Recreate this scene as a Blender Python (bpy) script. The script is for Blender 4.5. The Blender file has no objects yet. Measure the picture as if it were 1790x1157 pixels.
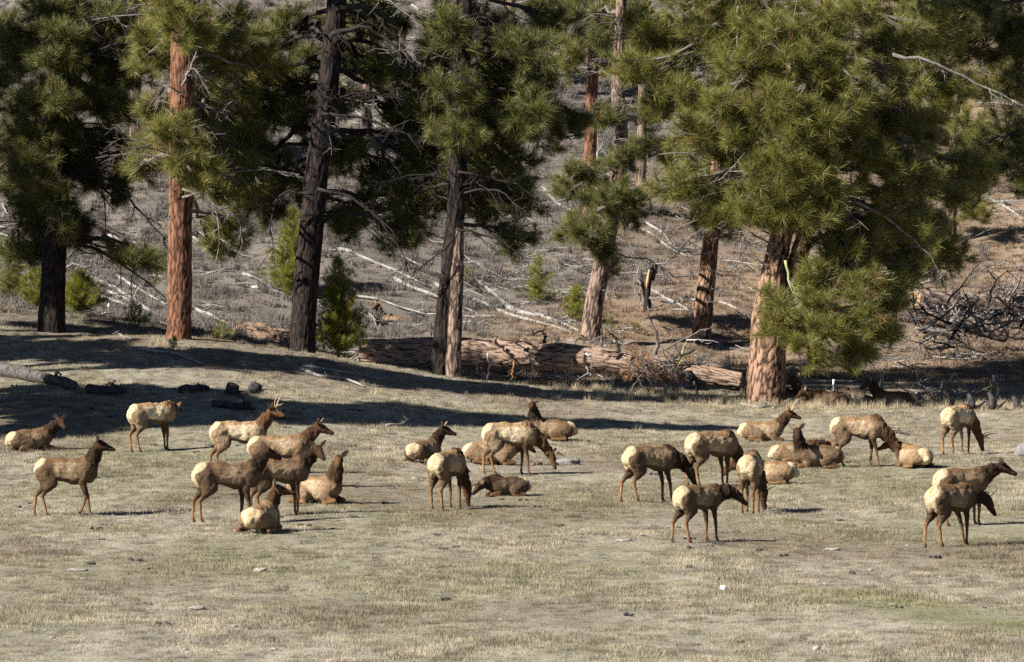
import bpy, math, random
import numpy as np
from mathutils import Vector

random.seed(7)
rng = np.random.default_rng(7)
scene = bpy.context.scene
COL = scene.collection

# ---------------------------------------------------------------- camera, sky, sun, exposure
F = 7458.33                 # focal length in pixels of the 1790 x 1157 photograph
CX, CY = 895.0, 578.5
CAMZ = 6.4
PITCH = math.atan(178.5 / F)
cam_d = bpy.data.cameras.new('camera')
cam = bpy.data.objects.new('camera', cam_d)
COL.objects.link(cam)
cam.location = (0, 0, CAMZ)
cam.rotation_euler = (math.pi / 2 - PITCH, 0, 0)
cam_d.sensor_width = 36.0
cam_d.lens = 36.0 * F / 1790.0
cam_d.clip_start = 0.5
cam_d.clip_end = 3000
cam_d.dof.use_dof = True
cam_d.dof.focus_distance = 108.0
cam_d.dof.aperture_fstop = 9.0
scene.camera = cam

SUN_EL = math.radians(36)
SUN_TO = math.radians(30)   # how far the sun stands towards the camera from due left
sun_dir = Vector((-math.cos(SUN_TO) * math.cos(SUN_EL), -math.sin(SUN_TO) * math.cos(SUN_EL), math.sin(SUN_EL)))
world = bpy.data.worlds.new('World')
scene.world = world
world.use_nodes = True
wn = world.node_tree.nodes
wl = world.node_tree.links
bg = wn['Background']
sky = wn.new('ShaderNodeTexSky')
sky.sky_type = 'NISHITA'
sky.sun_disc = False
sky.sun_elevation = SUN_EL
sky.sun_rotation = math.atan2(sun_dir.x, sun_dir.y)
sky.altitude = 3000
sky.air_density = 0.6
sky.dust_density = 0.1
wl.new(sky.outputs[0], bg.inputs[0])
bg.inputs[1].default_value = 0.05
sl = bpy.data.lights.new('sun', 'SUN')
sl.energy = 5.0
sl.angle = math.radians(0.53)
sl.color = (1.0, 0.95, 0.86)
so = bpy.data.objects.new('sun', sl)
COL.objects.link(so)
so.rotation_euler = sun_dir.to_track_quat('Z', 'Y').to_euler()
so.location = (-60, 40, 60)
scene.view_settings.view_transform = 'Standard'
scene.view_settings.look = 'None'
scene.view_settings.gamma = 1.0
scene.view_settings.use_curve_mapping = False
scene.view_settings.exposure = 1.15
scene.cycles.max_bounces = 5
scene.cycles.diffuse_bounces = 2
scene.cycles.glossy_bounces = 1
scene.cycles.transmission_bounces = 2
scene.cycles.use_denoising = False

# ---------------------------------------------------------------- helpers
_fw = np.array([0, math.cos(PITCH), -math.sin(PITCH)])
_up = np.array([0, math.sin(PITCH), math.cos(PITCH)])


def ray(px, py):
    return _fw + (px - CX) / F * np.array([1.0, 0, 0]) + (CY - py) / F * _up


def at(px, py, D):
    d = ray(px, py)
    return np.array([0, 0, CAMZ]) + d * (D / d[1])


def hash3(i, j, k, s=0):
    n = (i * 374761393 + j * 668265263 + k * 2147483647 + s * 974634777) & 0xffffffff
    n = ((n ^ (n >> 13)) * 1274126177) & 0xffffffff
    n = ((n ^ (n >> 16)) * 2246822519) & 0xffffffff
    n = n ^ (n >> 15)
    return (n & 0xffffff) / float(0xffffff)


def vnoise(P, s=0):
    P = np.asarray(P, float)
    I = np.floor(P).astype(np.int64)
    f = P - I
    f = f * f * (3 - 2 * f)
    r = 0
    for a in (0, 1):
        for b in (0, 1):
            for c in (0, 1):
                w = (f[:, 0] if a else 1 - f[:, 0]) * (f[:, 1] if b else 1 - f[:, 1]) * (f[:, 2] if c else 1 - f[:, 2])
                r = r + w * hash3(I[:, 0] + a, I[:, 1] + b, I[:, 2] + c, s)
    return r * 2 - 1


def fbm(P, oct=3, s=0):
    P = np.asarray(P, float)
    r = 0
    a = 1.0
    for o in range(oct):
        r = r + a * vnoise(P * 2 ** o, s + o)
        a *= 0.5
    return r


def worley(P, s=0):
    """F2 - F1 of jittered cells: near zero in the cracks between plates; also an id per plate"""
    I = np.floor(P).astype(np.int64)
    f1 = np.full(len(P), 9.0)
    f2 = np.full(len(P), 9.0)
    cid = np.zeros(len(P))
    for a in (-1, 0, 1):
        for b in (-1, 0, 1):
            for c in (-1, 0, 1):
                q = I + np.array([a, b, c])
                x = q + np.stack([hash3(q[:, 0], q[:, 1], q[:, 2], s + t) for t in (1, 2, 3)], 1)
                d = np.linalg.norm(P - x, axis=1)
                h = hash3(q[:, 0], q[:, 1], q[:, 2], s + 9)
                near = d < f1
                f2 = np.where(near, f1, np.minimum(f2, d))
                cid = np.where(near, h, cid)
                f1 = np.where(near, d, f1)
    return f2 - f1, cid


def mesh(name, V, tris=None, quads=None, smooth=False, floats=None, colors=None):
    V = np.asarray(V, np.float32).reshape(-1, 3)
    me = bpy.data.meshes.new(name)
    tris = np.zeros((0, 3), np.int32) if tris is None or len(tris) == 0 else np.asarray(tris, np.int32)
    quads = np.zeros((0, 4), np.int32) if quads is None or len(quads) == 0 else np.asarray(quads, np.int32)
    me.vertices.add(len(V))
    me.vertices.foreach_set('co', V.ravel())
    nl = tris.size + quads.size
    me.loops.add(nl)
    me.loops.foreach_set('vertex_index', np.concatenate([tris.ravel(), quads.ravel()]).astype(np.int32))
    npoly = len(tris) + len(quads)
    me.polygons.add(npoly)
    st = np.concatenate([np.arange(len(tris)) * 3, tris.size + np.arange(len(quads)) * 4]).astype(np.int32)
    me.polygons.foreach_set('loop_start', st)
    if smooth:
        me.polygons.foreach_set('use_smooth', np.ones(npoly, bool))
    for k, v in (floats or {}).items():
        a = me.attributes.new(k, 'FLOAT', 'POINT')
        a.data.foreach_set('value', np.asarray(v, np.float32))
    for k, v in (colors or {}).items():
        a = me.attributes.new(k, 'FLOAT_COLOR', 'POINT')
        c = np.ones((len(V), 4), np.float32)
        c[:, :3] = v
        a.data.foreach_set('color', c.ravel())
    me.update(calc_edges=True)
    return me


def link(name, me, mat=None, parent=None, loc=(0, 0, 0)):
    o = bpy.data.objects.new(name, me)
    COL.objects.link(o)
    o.location = loc
    if mat is not None and me is not None:
        if len(me.materials) == 0:
            me.materials.append(mat)
    if parent is not None:
        o.parent = parent
    return o


def tag(o, label=None, cat=None, group=None, kind=None):
    if label:
        o['label'] = label
    if cat:
        o['category'] = cat
    if group:
        o['group'] = group
    if kind:
        o['kind'] = kind
    return o


class Geo:
    """collects tubes and loose faces, then becomes ONE mesh"""

    def __init__(s):
        s.V, s.T, s.Q, s.n = [], [], [], 0
        s.fl = []

    def add(s, V, T=None, Q=None, val=0.0):
        V = np.asarray(V, float)
        s.V.append(V)
        if T is not None and len(T):
            s.T.append(np.asarray(T) + s.n)
        if Q is not None and len(Q):
            s.Q.append(np.asarray(Q) + s.n)
        s.fl.append(np.full(len(V), val) if np.isscalar(val) else np.asarray(val))
        s.n += len(V)

    def tube(s, P, R, sides=6, wob=0.0, val=0.0, caps=True):
        P = np.asarray(P, float)
        n = len(P)
        R = np.broadcast_to(np.asarray(R, float), (n,))
        V = tube_rings(P, R, sides)
        if wob:
            V = V + (rng.random(V.shape) - 0.5) * wob * R.repeat(sides)[:, None]
        Q = ring_quads(n, sides)
        s.add(V, None, Q, val)
        if caps:
            b = s.n - n * sides
            s.V.append(np.array([P[0], P[-1]]))
            s.fl.append(np.full(2, val if np.isscalar(val) else 0.0))
            i = np.arange(sides)
            j = (i + 1) % sides
            s.T.append(np.stack([np.full(sides, s.n), b + j, b + i], 1))
            s.T.append(np.stack([np.full(sides, s.n + 1), b + (n - 1) * sides + i, b + (n - 1) * sides + j], 1))
            s.n += 2

    def build(s, name, mat, parent=None, org=(0, 0, 0), loc=None, smooth=False, attr='crack'):
        V = np.concatenate(s.V) - np.asarray(org, float)
        T = np.concatenate(s.T) if s.T else None
        Q = np.concatenate(s.Q) if s.Q else None
        me = mesh(name, V, T, Q, smooth, {attr: np.concatenate(s.fl)})
        return link(name, me, mat, parent, (0, 0, 0) if loc is None else loc)


def ring_quads(n, sides):
    k = np.arange(n - 1)[:, None] * sides
    i = np.arange(sides)[None, :]
    j = (i + 1) % sides
    return np.stack([k + i, k + j, k + sides + j, k + sides + i], -1).reshape(-1, 4)


def tube_rings(P, R, sides):
    n = len(P)
    T = np.gradient(P, axis=0)
    T /= np.linalg.norm(T, axis=1)[:, None] + 1e-9
    ref = np.array([0.0, 0, 1]) if abs(T[:, 2]).mean() < 0.8 else np.array([0.0, -1, 0])
    A = np.cross(np.broadcast_to(ref, T.shape), T)
    A /= np.linalg.norm(A, axis=1)[:, None] + 1e-9
    B = np.cross(T, A)
    th = np.arange(sides) / sides * 2 * np.pi
    V = P[:, None, :] + R[:, None, None] * (np.cos(th)[None, :, None] * A[:, None, :] + np.sin(th)[None, :, None] * B[:, None, :])
    return V.reshape(-1, 3)


def resample(P, n):
    P = np.asarray(P, float)
    d = np.concatenate([[0], np.cumsum(np.linalg.norm(np.diff(P, axis=0), axis=1))])
    t = np.linspace(0, d[-1], n)
    return np.stack([np.interp(t, d, P[:, k]) for k in range(3)], 1)


def smooth_path(P, n, it=2):
    Q = resample(P, max(n, 4))
    for _ in range(it):
        Q[1:-1] = (Q[:-2] + 2 * Q[1:-1] + Q[2:]) / 4
    return Q


def bez(a, b, c, n):
    t = np.linspace(0, 1, n)[:, None]
    return (1 - t) ** 2 * a + 2 * t * (1 - t) * b + t * t * c


def unit(v):
    v = np.asarray(v, float)
    return v / (np.linalg.norm(v) + 1e-9)


def sstep(a, b, x):
    t = np.clip((x - a) / (b - a), 0, 1)
    return t * t * (3 - 2 * t)

# ---------------------------------------------------------------- materials


class NT:
    def __init__(s, name):
        s.m = bpy.data.materials.new(name)
        s.m.use_nodes = True
        s.t = s.m.node_tree
        s.t.nodes.clear()
        s.out = s.t.nodes.new('ShaderNodeOutputMaterial')

    def n(s, typ, **kw):
        x = s.t.nodes.new(typ)
        for k, v in kw.items():
            setattr(x, k, v)
        return x

    def l(s, a, b):
        s.t.links.new(a, b)

    def pos(s):
        return s.n('ShaderNodeNewGeometry').outputs['Position']

    def noise(s, vec, scale, detail=3, rough=0.55, stretch=None):
        if stretch is not None:
            m = s.n('ShaderNodeMapping')
            m.inputs['Scale'].default_value = stretch
            s.l(vec, m.inputs['Vector'])
            vec = m.outputs[0]
        x = s.n('ShaderNodeTexNoise')
        x.inputs['Scale'].default_value = scale
        x.inputs['Detail'].default_value = detail
        x.inputs['Roughness'].default_value = rough
        s.l(vec, x.inputs['Vector'])
        return x.outputs['Fac']

    def ramp(s, fac, stops):
        r = s.n('ShaderNodeValToRGB')
        e = r.color_ramp.elements
        while len(e) < len(stops):
            e.new(0.5)
        for k, (p, c) in enumerate(stops):
            e[k].position = p
            e[k].color = (c, c, c, 1) if np.isscalar(c) else (*c, 1)
        s.l(fac, r.inputs[0])
        return r.outputs[0]

    def mix(s, fac, a, b, typ='MIX'):
        x = s.n('ShaderNodeMix', data_type='RGBA', blend_type=typ)
        for sock, v in ((x.inputs[0], fac), (x.inputs[6], a), (x.inputs[7], b)):
            if isinstance(v, (int, float)):
                sock.default_value = v
            elif isinstance(v, tuple):
                sock.default_value = (*v, 1)
            else:
                s.l(v, sock)
        return x.outputs[2]

    def math(s, op, a, b=None, c=None):
        x = s.n('ShaderNodeMath', operation=op)
        for sock, v in zip(x.inputs, (a, b, c)):
            if v is None:
                continue
            if isinstance(v, (int, float)):
                sock.default_value = v
            else:
                s.l(v, sock)
        return x.outputs[0]

    def attr(s, name):
        return s.n('ShaderNodeAttribute', attribute_name=name)

    def rand(s):
        return s.n('ShaderNodeObjectInfo').outputs['Random']

    def finish(s, col, rough=0.9, spec=0.2, bump=None, bstr=0.5, bdist=0.02, trans=0.0):
        p = s.n('ShaderNodeBsdfPrincipled')
        if isinstance(col, tuple):
            p.inputs['Base Color'].default_value = (*col, 1)
        else:
            s.l(col, p.inputs['Base Color'])
        p.inputs['Roughness'].default_value = rough
        p.inputs['Specular IOR Level'].default_value = spec
        if bump is not None:
            b = s.n('ShaderNodeBump')
            b.inputs['Strength'].default_value = bstr
            b.inputs['Distance'].default_value = bdist
            s.l(bump, b.inputs['Height'])
            s.l(b.outputs[0], p.inputs['Normal'])
        sh = p.outputs[0]
        if trans:
            t = s.n('ShaderNodeBsdfTranslucent')
            if isinstance(col, tuple):
                t.inputs[0].default_value = (*col, 1)
            else:
                s.l(col, t.inputs[0])
            mx = s.n('ShaderNodeMixShader')
            mx.inputs[0].default_value = trans
            s.l(sh, mx.inputs[1])
            s.l(t.outputs[0], mx.inputs[2])
            sh = mx.outputs[0]
        s.l(sh, s.out.inputs[0])
        return s.m


def ground_colour(t):
    """colour of the turf, wild hill grass and litter by place, shared by the ground and the blades on it"""
    p = t.pos()
    sx = t.n('ShaderNodeSeparateXYZ')
    t.l(p, sx.inputs[0])
    X, Y = sx.outputs[0], sx.outputs[1]
    # meadow: straw, grey thatch and short green in streaks that run across the slope
    n1 = t.noise(p, 0.22, 4, 0.6, (0.55, 0.22, 1))
    n2 = t.noise(p, 1.3, 4, 0.65, (1, 0.5, 1))
    n3 = t.noise(p, 6.0, 3, 0.7)
    mead = t.mix(t.ramp(n2, [(0.38, 0.0), (0.62, 1.0)]), (0.236, 0.214, 0.170), (0.402, 0.367, 0.290))
    green = t.mix(n3, (0.150, 0.150, 0.086), (0.270, 0.255, 0.165))
    n4 = t.noise(p, 0.11, 3, 0.5, (1, 0.6, 1))
    nearg = t.math('MULTIPLY', t.ramp(t.math('DIVIDE', Y, 200.0), [(0.28, 0.45), (0.40, 0.8), (0.50, 1.0), (0.6, 0.65), (0.68, 0.2)]),
                   t.ramp(n1, [(0.40, 0.0), (0.56, 1.0)]))
    mead = t.mix(t.math('MULTIPLY', nearg, 0.72), mead, green)
    mead = t.mix(t.math('MULTIPLY', t.ramp(n4, [(0.50, 0.0), (0.62, 1.0)]), 0.45), mead, (0.17, 0.125, 0.095))
    mead = t.mix(t.ramp(n3, [(0.60, 0.0), (0.74, 0.55)]), mead, (0.33, 0.31, 0.29))
    # the greener wheel track low on the right
    tr = t.math('ABSOLUTE', t.math('SUBTRACT', t.math('MULTIPLY_ADD', X, -1.9, 84.0), Y))
    tr = t.math('ADD', tr, t.math('MULTIPLY', t.math('SUBTRACT', n1, 0.5), 9.0))
    trm = t.math('MULTIPLY', t.ramp(t.math('DIVIDE', tr, 5.0), [(0.15, 1.0), (0.6, 0.0)]), t.ramp(t.math('DIVIDE', X, 20.0), [(0.2, 0.0), (0.33, 1.0)]))
    mead = t.mix(t.math('MULTIPLY', trm, 0.65), mead, (0.19, 0.195, 0.09))
    # crest: pale needle litter; hill: grey scrub floor on the left, red brown needle duff on the right
    h1 = t.noise(p, 0.10, 4, 0.6)
    h2 = t.noise(p, 1.0, 4, 0.65)
    grey = t.mix(h2, (0.092, 0.080, 0.070), (0.255, 0.226, 0.196))
    brown = t.mix(h2, (0.150, 0.106, 0.074), (0.345, 0.262, 0.188))
    side = t.math('ADD', t.math('DIVIDE', X, 26.0), t.math('MULTIPLY', t.math('SUBTRACT', h1, 0.5), 1.6))
    side = t.math('SUBTRACT', side, t.math('DIVIDE', t.math('SUBTRACT', Y, 180.0), 70.0))
    hill = t.mix(t.ramp(t.math('ADD', side, 0.5), [(0.30, 0.0), (0.64, 1.0)]), grey, brown)
    hw = t.math('ADD', t.math('DIVIDE', t.math('SUBTRACT', Y, 151.0), 9.0), t.math('MULTIPLY', t.math('SUBTRACT', n2, 0.5), 0.7))
    hw = t.math('SUBTRACT', hw, 0.0)
    return t.mix(t.ramp(hw, [(0.0, 0.0), (1.0, 1.0)]), mead, hill), n3


t = NT('turf_and_litter')
c, n3 = ground_colour(t)
nn = t.noise(t.pos(), 14.0, 4, 0.7)
M_GROUND = t.finish(t.mix(t.ramp(nn, [(0.36, 0.0), (0.52, 1.0)]), t.mix(0.45, c, (0.07, 0.055, 0.045)), c), 0.95, 0.1, nn, 0.9, 0.06)

t = NT('grass_blades')
c, n3 = ground_colour(t)
tip = t.attr('crack').outputs['Fac']
c = t.mix(t.ramp(tip, [(0.0, 0.0), (1.0, 1.0)]), c, t.mix(1.0, c, (1.25, 1.2, 1.1), 'MULTIPLY'))
rr = t.rand()
c = t.mix(1.0, c, t.ramp(rr, [(0.0, (0.42, 0.40, 0.38)), (0.22, (0.75, 0.75, 0.72)), (0.6, (1.0, 1.0, 1.0)), (0.85, (1.25, 1.23, 1.2)), (1.0, (1.55, 1.5, 1.45))]), 'MULTIPLY')
M_BLADE = t.finish(c, 0.8, 0.15, trans=0.25)

t = NT('tall_straw')
r = t.rand()
tip = t.attr('crack').outputs['Fac']
M_STRAW = t.finish(t.mix(tip, t.mix(r, (0.35, 0.28, 0.18), (0.46, 0.38, 0.25)), (0.56, 0.48, 0.33)), 0.8, 0.15, trans=0.25)

t = NT('scrub_twigs')
r = t.rand()
n = t.noise(t.pos(), 0.12, 3)
M_SCRUB = t.finish(t.mix(t.math('ADD', t.math('MULTIPLY', r, 0.4), t.math('MULTIPLY', n, 0.5)), (0.085, 0.073, 0.068), (0.28, 0.25, 0.23)), 0.95, 0.1)
t = NT('wild_dry_grass')
c, n3 = ground_colour(t)
tip = t.attr('crack').outputs['Fac']
c = t.mix(1.0, c, t.ramp(t.rand(), [(0.0, 0.55), (0.5, 1.0), (1.0, 1.4)]), 'MULTIPLY')
c = t.mix(tip, t.mix(1.0, c, (0.85, 0.85, 0.85), 'MULTIPLY'), t.mix(1.0, c, (1.35, 1.3, 1.2), 'MULTIPLY'))
M_WILD = t.finish(c, 0.95, 0.1, trans=0.2)


def bark_mat(name, plate_a, plate_b, crack, cw=0.30):
    t = NT(name)
    p = t.pos()
    a = t.attr('crack').outputs['Fac']
    pid = t.attr('plate').outputs['Fac']
    n = t.noise(p, 9.0, 4, 0.7, (1, 1, 0.35))
    nf = t.noise(p, 40.0, 3, 0.7, (1, 1, 0.4))
    c = t.mix(t.math('ADD', t.math('MULTIPLY', pid, 0.4), t.math('MULTIPLY', n, 0.6)), plate_a, plate_b)
    c = t.mix(t.ramp(n, [(0.55, 0.0), (0.75, 0.5)]), c, tuple(0.5 * v + 0.5 * sum(plate_b) / 3 for v in plate_b))
    c = t.mix(t.ramp(a, [(cw * 0.17, 1.0), (cw, 0.0)]), c, crack)
    return t.finish(c, 0.9, 0.15, t.math('ADD', nf, n), 0.7, 0.03)


M_BARK_ORANGE = bark_mat('orange_pine_bark', (0.195, 0.092, 0.053), (0.290, 0.145, 0.086), (0.055, 0.025, 0.016))
M_BARK_GREY = bark_mat('grey_brown_pine_bark', (0.21, 0.145, 0.11), (0.36, 0.255, 0.20), (0.045, 0.03, 0.025))
M_BARK_RED = bark_mat('red_brown_pine_bark', (0.27, 0.155, 0.095), (0.43, 0.27, 0.185), (0.045, 0.028, 0.02))
M_BARK_LOG = bark_mat('weathered_log_bark', (0.30, 0.20, 0.145), (0.42, 0.30, 0.225), (0.06, 0.04, 0.03), 0.17)
M_BARK_SHADED = bark_mat('shaded_pine_bark', (0.022, 0.017, 0.015), (0.058, 0.042, 0.035), (0.009, 0.007, 0.007))  # near-black: tree shade on these trunks is put into the bark colour

t = NT('living_branch_bark')
n = t.noise(t.pos(), 7.0, 4, 0.6)
M_LIMB = t.finish(t.mix(n, (0.085, 0.065, 0.055), (0.24, 0.205, 0.185)), 0.9, 0.15, n, 0.6, 0.02)
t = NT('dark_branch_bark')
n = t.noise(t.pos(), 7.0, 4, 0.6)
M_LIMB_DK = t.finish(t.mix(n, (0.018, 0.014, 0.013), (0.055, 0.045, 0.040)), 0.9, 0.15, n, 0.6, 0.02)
t = NT('bleached_deadwood')
n = t.noise(t.pos(), 5.0, 5, 0.7, (1, 1, 1))
M_DEAD = t.finish(t.mix(t.ramp(n, [(0.34, 0.0), (0.64, 1.0)]), (0.13, 0.118, 0.108), (0.37, 0.35, 0.325)), 0.85, 0.2, n, 0.5, 0.02)
t = NT('bone_white_wood')
n = t.noise(t.pos(), 7.0, 4, 0.7)
M_BONE = t.finish(t.mix(n, (0.30, 0.28, 0.26), (0.66, 0.64, 0.60)), 0.85, 0.2, n, 0.5, 0.02)
t = NT('weathered_grey_deadwood')
n = t.noise(t.pos(), 5.0, 5, 0.7)
M_GREYWOOD = t.finish(t.mix(t.ramp(n, [(0.34, 0.0), (0.66, 1.0)]), (0.09, 0.078, 0.072), (0.30, 0.27, 0.25)), 0.9, 0.15, n, 0.5, 0.02)
t = NT('shaded_grey_wood')
n = t.noise(t.pos(), 6.0, 5, 0.7)
M_GREYWOOD_SHADED = t.finish(t.mix(t.ramp(n, [(0.36, 0.0), (0.66, 1.0)]), (0.030, 0.026, 0.025), (0.15, 0.135, 0.125)), 0.9, 0.15, n, 0.7, 0.03)  # grey deadwood with the tree shade put into its colour
t = NT('charred_wood')
n = t.noise(t.pos(), 6.0, 4, 0.7)
M_CHAR = t.finish(t.mix(t.ramp(n, [(0.4, 0.0), (0.72, 1.0)]), (0.018, 0.016, 0.017), (0.10, 0.09, 0.088)), 0.8, 0.25, n, 0.7, 0.03)
t = NT('raw_broken_wood')
n = t.noise(t.pos(), 8.0, 4, 0.7, (1, 1, 0.3))
M_RAW = t.finish(t.mix(n, (0.45, 0.20, 0.06), (0.70, 0.52, 0.30)), 0.85, 0.2, n, 0.6, 0.02)
t = NT('lichen_green_wood')
n = t.noise(t.pos(), 9.0, 4, 0.7)
M_LICHEN = t.finish(t.mix(t.ramp(n, [(0.40, 0.0), (0.60, 1.0)]), (0.36, 0.34, 0.29), (0.36, 0.42, 0.04)), 0.9, 0.1)
t = NT('dead_red_needles')
n = t.noise(t.pos(), 5.0, 3, 0.7)
M_REDNEEDLE = t.finish(t.mix(n, (0.15, 0.075, 0.035), (0.34, 0.19, 0.095)), 0.9, 0.1)


def needle_mat(name, a, b, tipc):
    t = NT(name)
    r = t.rand()
    n = t.noise(t.pos(), 1.1, 3, 0.6)
    tip = t.attr('crack').outputs['Fac']
    c = t.mix(t.math('ADD', t.math('MULTIPLY', r, 0.6), t.math('MULTIPLY', n, 0.4)), a, b)
    c = t.mix(t.math('MULTIPLY', tip, 0.6), c, tipc)
    c = t.mix(t.ramp(r, [(0.978, 0.0), (0.985, 0.75)]), c, (0.20, 0.105, 0.04))
    return t.finish(c, 0.45, 0.4, trans=0.12)


M_NEEDLE = needle_mat('pine_needles', (0.050, 0.068, 0.015), (0.200, 0.192, 0.036), (0.34, 0.305, 0.075))
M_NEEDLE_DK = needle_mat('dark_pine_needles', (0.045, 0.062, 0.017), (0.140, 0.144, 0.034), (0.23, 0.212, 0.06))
M_NEEDLE_YOUNG = needle_mat('young_pine_needles', (0.125, 0.145, 0.013), (0.20, 0.205, 0.022), (0.29, 0.265, 0.036))

t = NT('elk_coat')
ca = t.attr('coat').outputs['Color']
p = t.n('ShaderNodeTexCoord').outputs['Object']
n = t.noise(p, 16.0, 4, 0.7)
nf = t.noise(p, 70.0, 3, 0.7)
c = t.mix(1.0, ca, t.ramp(n, [(0.30, 0.50), (0.70, 1.30)]), 'MULTIPLY')
M_COAT = t.finish(c, 0.85, 0.2, t.math('ADD', nf, t.math('MULTIPLY', n, 1.5)), 0.8, 0.02)
t = NT('antler_bone')
n = t.noise(t.pos(), 20.0, 3)
M_ANTLER = t.finish(t.mix(n, (0.22, 0.13, 0.07), (0.50, 0.38, 0.25)), 0.55, 0.4)
t = NT('pale_rock')
n = t.noise(t.pos(), 8.0, 5, 0.7)
M_ROCK_PALE = t.finish(t.mix(n, (0.17, 0.155, 0.14), (0.42, 0.39, 0.355)), 0.9, 0.2, n, 0.8, 0.04)
t = NT('white_quartz')
n = t.noise(t.pos(), 9.0, 4, 0.7)
M_QUARTZ = t.finish(t.mix(n, (0.45, 0.44, 0.43), (0.85, 0.84, 0.82)), 0.8, 0.3, n, 0.6, 0.03)
t = NT('grey_boulder')
n = t.noise(t.pos(), 5.0, 6, 0.75)
n2 = t.noise(t.pos(), 26.0, 4, 0.7)
c = t.mix(t.ramp(n, [(0.38, 0.0), (0.62, 1.0)]), (0.13, 0.125, 0.12), (0.30, 0.27, 0.26))
M_ROCK_GREY = t.finish(t.mix(t.ramp(n2, [(0.58, 0.0), (0.68, 0.8)]), c, (0.46, 0.45, 0.43)), 0.9, 0.2, n2, 0.8, 0.04)
t = NT('green_post_paint')
n = t.noise(t.pos(), 12.0, 3)
M_POST = t.finish(t.mix(n, (0.16, 0.22, 0.12), (0.27, 0.32, 0.20)), 0.7, 0.3)
t = NT('white_post_paint')
M_WHITE = t.finish((0.78, 0.78, 0.80), 0.6, 0.3)
t = NT('steel_post')
M_STEEL = t.finish((0.13, 0.14, 0.13), 0.6, 0.4)

# ---------------------------------------------------------------- terrain
cps = []
for D in (52, 70, 90, 108):
    for x in (-60, -35, -18, 0, 18, 35, 60):
        cps.append((x, D, 0.0))
for x in (0, 8, 18, 40):
    cps.append((x, 122, 0.0))
for x in (-60, 0, 60):
    cps += [(x, -20, 5.2), (x, 0, 4.6), (x, 25, 2.2)]
px_pts = [
    (85, 577, 154), (312, 589, 147.2), (525, 618, 149), (778, 658, 149), (1335, 706, 149),
    (0, 533, 161), (140, 550, 160), (250, 572, 158), (450, 603, 157), (620, 634, 155),
    (-300, 560, 154), (-300, 650, 138), (-300, 770, 119),
    (60, 640, 139), (60, 700, 128), (60, 765, 119),
    (300, 640, 138), (300, 700, 129), (300, 765, 119),
    (520, 675, 137), (520, 715, 129), (520, 770, 119),
    (800, 698, 140), (800, 738, 131), (1050, 692, 147), (1050, 728, 138), (1200, 705, 147),
    (1500, 712, 147), (1700, 713, 147), (1790, 714, 147), (2100, 714, 147),
    (1500, 745, 138), (1790, 745, 138), (1250, 745, 138),
    (850, 655, 165), (1000, 674, 160), (1028, 590, 176), (1225, 592, 176), (1250, 655, 159),
    (1500, 693, 153), (1500, 648, 164), (1750, 690, 153), (1750, 640, 165), (1620, 565, 180), (1780, 560, 181),
    (30, 545, 170), (350, 578, 169), (600, 606, 170),
]
for (px, py, D) in px_pts:
    p = at(px, py, D)
    cps.append((p[0], D, p[2]))


def hill_z(x, D):
    v = np.interp(x, [-60, -18, -7, 0, 10, 60], [3.2, 2.9, 1.9, 1.35, 1.05, 0.9])
    d = D - 169
    return v + np.where(d < 72, 0.09 * d + 0.0027 * d * d, 0.09 * 72 + 0.0027 * 72 ** 2 + (0.09 + 0.0054 * 72) * (d - 72) * 0.9)


for D in (190, 205, 222, 240, 270, 310, 360):
    for x in (-75, -45, -26, -12, 0, 12, 26, 45, 75):
        cps.append((x, D, float(hill_z(x, D))))
for D in (130, 150, 172):
    cps.append((-75, D, float(np.interp(D, [130, 150, 172], [1.2, 2.8, 3.6]))))
    cps.append((75, D, float(np.interp(D, [130, 150, 172], [0.0, 0.3, 1.2]))))
cps = np.array(cps)
S_ = 40.0


def _phi(r2):
    return 0.5 * r2 * np.log(r2 + 1e-12)


A_ = cps[:, :2] / S_
K_ = _phi(((A_[:, None] - A_[None]) ** 2).sum(-1)) + 2e-4 * np.eye(len(A_))
P_ = np.c_[np.ones(len(A_)), A_]
sol = np.linalg.solve(np.block([[K_, P_], [P_.T, np.zeros((3, 3))]]), np.r_[cps[:, 2], 0, 0, 0])


def tps(x, y):
    q = np.stack([np.ravel(x), np.ravel(y)], 1) / S_
    out = np.empty(len(q))
    for i in range(0, len(q), 20000):
        b = q[i:i + 20000]
        out[i:i + 20000] = _phi(((b[:, None] - A_[None]) ** 2).sum(-1)) @ sol[:-3] + sol[-3] + b @ sol[-2:]
    return out.reshape(np.shape(x))


gx = np.unique(np.r_[np.linspace(-130, -46, 15), np.arange(-45, 45.01, 0.5), np.linspace(46, 130, 15)])
gy = np.unique(np.r_[np.linspace(-25, 54, 12), np.arange(55, 252, 0.5), np.linspace(253, 370, 30)])
GX, GY = np.meshgrid(gx, gy, indexing='ij')
GZ = tps(GX, GY)
pp = np.stack([GX.ravel(), GY.ravel(), 0 * GX.ravel()], 1)
und = fbm(pp * [0.16, 0.10, 1], 3, 11).reshape(GX.shape)
fine = fbm(pp * 0.7, 3, 21).reshape(GX.shape)
hmask = sstep(158, 178, GY)
GZ = GZ + und * (0.07 + 0.45 * hmask) * sstep(50, 62, GY) + fine * (0.025 + 0.13 * hmask) * sstep(50, 62, GY)


def ground_z(x, y):
    x = np.clip(np.asarray(x, float), gx[0], gx[-1] - 1e-3)
    y = np.clip(np.asarray(y, float), gy[0], gy[-1] - 1e-3)
    i = np.searchsorted(gx, x, 'right') - 1
    j = np.searchsorted(gy, y, 'right') - 1
    u = (x - gx[i]) / (gx[i + 1] - gx[i])
    v = (y - gy[j]) / (gy[j + 1] - gy[j])
    return (GZ[i, j] * (1 - u) * (1 - v) + GZ[i + 1, j] * u * (1 - v) + GZ[i, j + 1] * (1 - u) * v + GZ[i + 1, j + 1] * u * v)


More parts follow.
